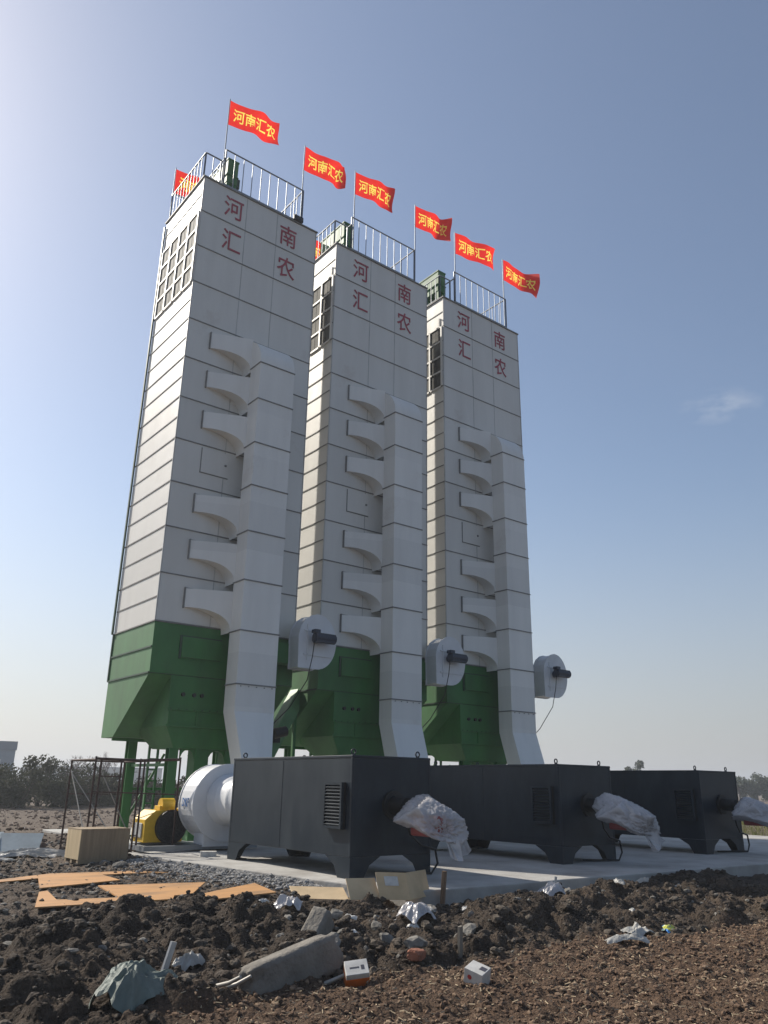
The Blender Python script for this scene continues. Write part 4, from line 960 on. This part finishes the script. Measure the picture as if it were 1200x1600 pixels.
def bush(az, dist, w_, h, label, i):
    x, y = polar(az, dist); root = empty('bush', (x, y, gz(x, y))); tag(root, label, 'bush', 'dark bushes along the far edge of the yard')
    b = MB(); leaves(b, (0, 0, h*.46), (w_*.8, w_*.6, h*.66), 2600, .11, r); b.build('foliage', hedge_m, root)
    b = MB()
    for k in range(7):
        a = r.uniform(0, 6.3); b.tube([(0, 0, -.2), (math.cos(a)*w_*.25, math.sin(a)*w_*.25, h*.4), (math.cos(a)*w_*.45, math.sin(a)*w_*.45, h*r.uniform(.8, 1.1))], [.05, .03, .01], 5)
    b.build('stem', bark_m, root)
BL_ = [(12.7, 58, 2.3, 2.5), (13.9, 60, 2.2, 2.35), (15.0, 57, 2.1, 2.2), (16.1, 60, 2.4, 2.55), (17.2, 58, 2.2, 2.3), (18.4, 61, 2.3, 2.5), (19.5, 59, 2.0, 2.1), (20.6, 62, 2.1, 2.0), (22.0, 60, 2.2, 1.9), (23.4, 62, 2.2, 1.9), (25.0, 63, 2.3, 1.9)]
for i, q in enumerate(BL_): bush(*q, 'dark dense bush in the row left of and behind the nearest tower', i)

def bare_tree(az, dist, h, label, seed):
    x, y = polar(az, dist); root = empty('bare_tree', (x, y, gz(x, y))); tag(root, label, 'tree', None); rr = random.Random(seed)
    tr = MB(); br = MB()
    def grow(b, p, d, l, rad, lvl):
        q = p+d*l; mid = p+d*l*.5+Vector((rr.gauss(0, .05), rr.gauss(0, .05), 0))*l; b.tube([p, mid, q], [rad, rad*.8, rad*.6], 5, cap=False)
        if lvl == 0: return
        for k in range(3 if lvl > 1 else 4):
            n = (d+Vector((rr.gauss(0, .55), rr.gauss(0, .55), rr.gauss(.15, .3)))).normalized(); grow(br, q, n, l*rr.uniform(.6, .85), rad*.62, lvl-1)
    grow(tr, Vector((0, 0, -.2)), Vector((0, 0, 1)), h*.30, .10, 5)
    tr.build('trunk', bark_m, root); br.build('crown', mat('grey twigs', (.20, .17, .17), .9), root)
bare_tree(20.4, 66, 4.3, 'bare twiggy tree behind the scaffold', 3)
bare_tree(18.0, 90, 4.2, 'bare twiggy tree between the hedge and the scaffold', 9)

def far_tree(az, dist, h, w_, label, seed):
    x, y = polar(az, dist); root = empty('leafy_tree', (x, y, gz(x, y))); tag(root, label, 'tree', 'far trees on the right skyline'); rr = random.Random(seed)
    b = MB(); leaves(b, (0, 0, h*.60), (w_*.62, w_*.62, h*.46), 2600, .22, rr); b.build('crown', tree_m, root)
    b = MB(); b.tube([(0, 0, -.3), (.05, 0, h*.3), (0, .1, h*.7)], [.22, .17, .06], 7)
    for k in range(5): a = rr.uniform(0, 6.3); b.tube([(0, 0, h*.35), (math.cos(a)*w_*.25, math.sin(a)*w_*.25, h*.65)], [.1, .03], 5)
    b.build('trunk', bark_m, root)
far_tree(61.45, 165, 4.7, 3.1, 'round far tree, left of three on the right skyline', 1)
far_tree(62.45, 168, 4.9, 3.1, 'round far tree, middle of three on the right skyline', 2)
far_tree(63.4, 172, 4.6, 3.3, 'round far tree at the right edge of the photo', 3)
far_tree(54.78, 150, 5.3, 3.6, 'lone tree top showing above the farthest furnace box', 4)
far_tree(46.5, 170, 3.6, 4.0, 'low far tree behind the gap between furnace boxes', 6)

def grass():
    rr = np.random.RandomState(4); b = MB()
    for k in range(7000):
        x, y = rr.uniform(30.6, 52), rr.uniform(12, 27); h = rr.uniform(.12, .42); a = rr.uniform(0, 6.3); l = rr.uniform(-.15, .15, 2)
        z = -.3; w_ = .018
        b.add([(x-math.cos(a)*w_, y-math.sin(a)*w_, z), (x+math.cos(a)*w_, y+math.sin(a)*w_, z), (x+l[0], y+l[1], z+.1+h)], [(0, 1, 2)])
    o = b.build('grass', grass_m, kind='stuff'); o['label'] = 'yellow green grass strip beyond the slab'
grass()

def building(name, az0, az1, dist, h, depth, label, m, m2, band=True):
    p = Vector((*polar(az0, dist), -.4)); q = Vector((*polar(az1, dist), -.4)); ex = (q-p); w_ = ex.length; ang = math.atan2(ex.y, ex.x)
    root = empty(name, p, ang); tag(root, label, 'building')
    b = MB(); b.box(0, w_, 0, depth, 0, h); b.build('wall', m, root)
    b = MB(); b.box(-.15, w_+.15, -.15, depth+.15, h*.86 if band else h, h+.35); b.build('roof_fascia', m2, root)
    k = 0; x = w_-1.2-3.0
    while x > .5 and k < 12 and band:
        b = MB(); b.box(x, x+2.2, -.06, -.001, h*.52, h*.66); wn = b.build('window', mat('far window', (.55, .57, .58), .3), root); x -= 4.0; k += 1
building('grey_building', 4.0, 14.35, 150, 7.4, 40, 'grey blue clad building at the left edge beyond the hedge', clad, clad2)
building('long_building', 14.9, 23.5, 300, 5.8, 30, 'long low pale building far behind the hedge', bldg, clad2, False)

# ------------------------------------------------------------------ thin haze in the air
b = MB(); b.box(-4700, 4700, -4700, 4700, -1.6, 26.5)
hm_ = bpy.data.materials.new('haze'); hm_.use_nodes = True
n = hm_.node_tree.nodes; n.remove(n['Principled BSDF']); pv = n.new('ShaderNodeVolumePrincipled')
pv.inputs['Color'].default_value = (.86, .90, .95, 1); pv.inputs['Density'].default_value = .0011; pv.inputs['Anisotropy'].default_value = .2
hm_.node_tree.links.new(pv.outputs[0], n['Material Output'].inputs['Volume'])
o = b.build('haze', hm_, kind='stuff'); o['label'] = 'thin pale haze in the air'
sc.cycles.volume_bounces = 0
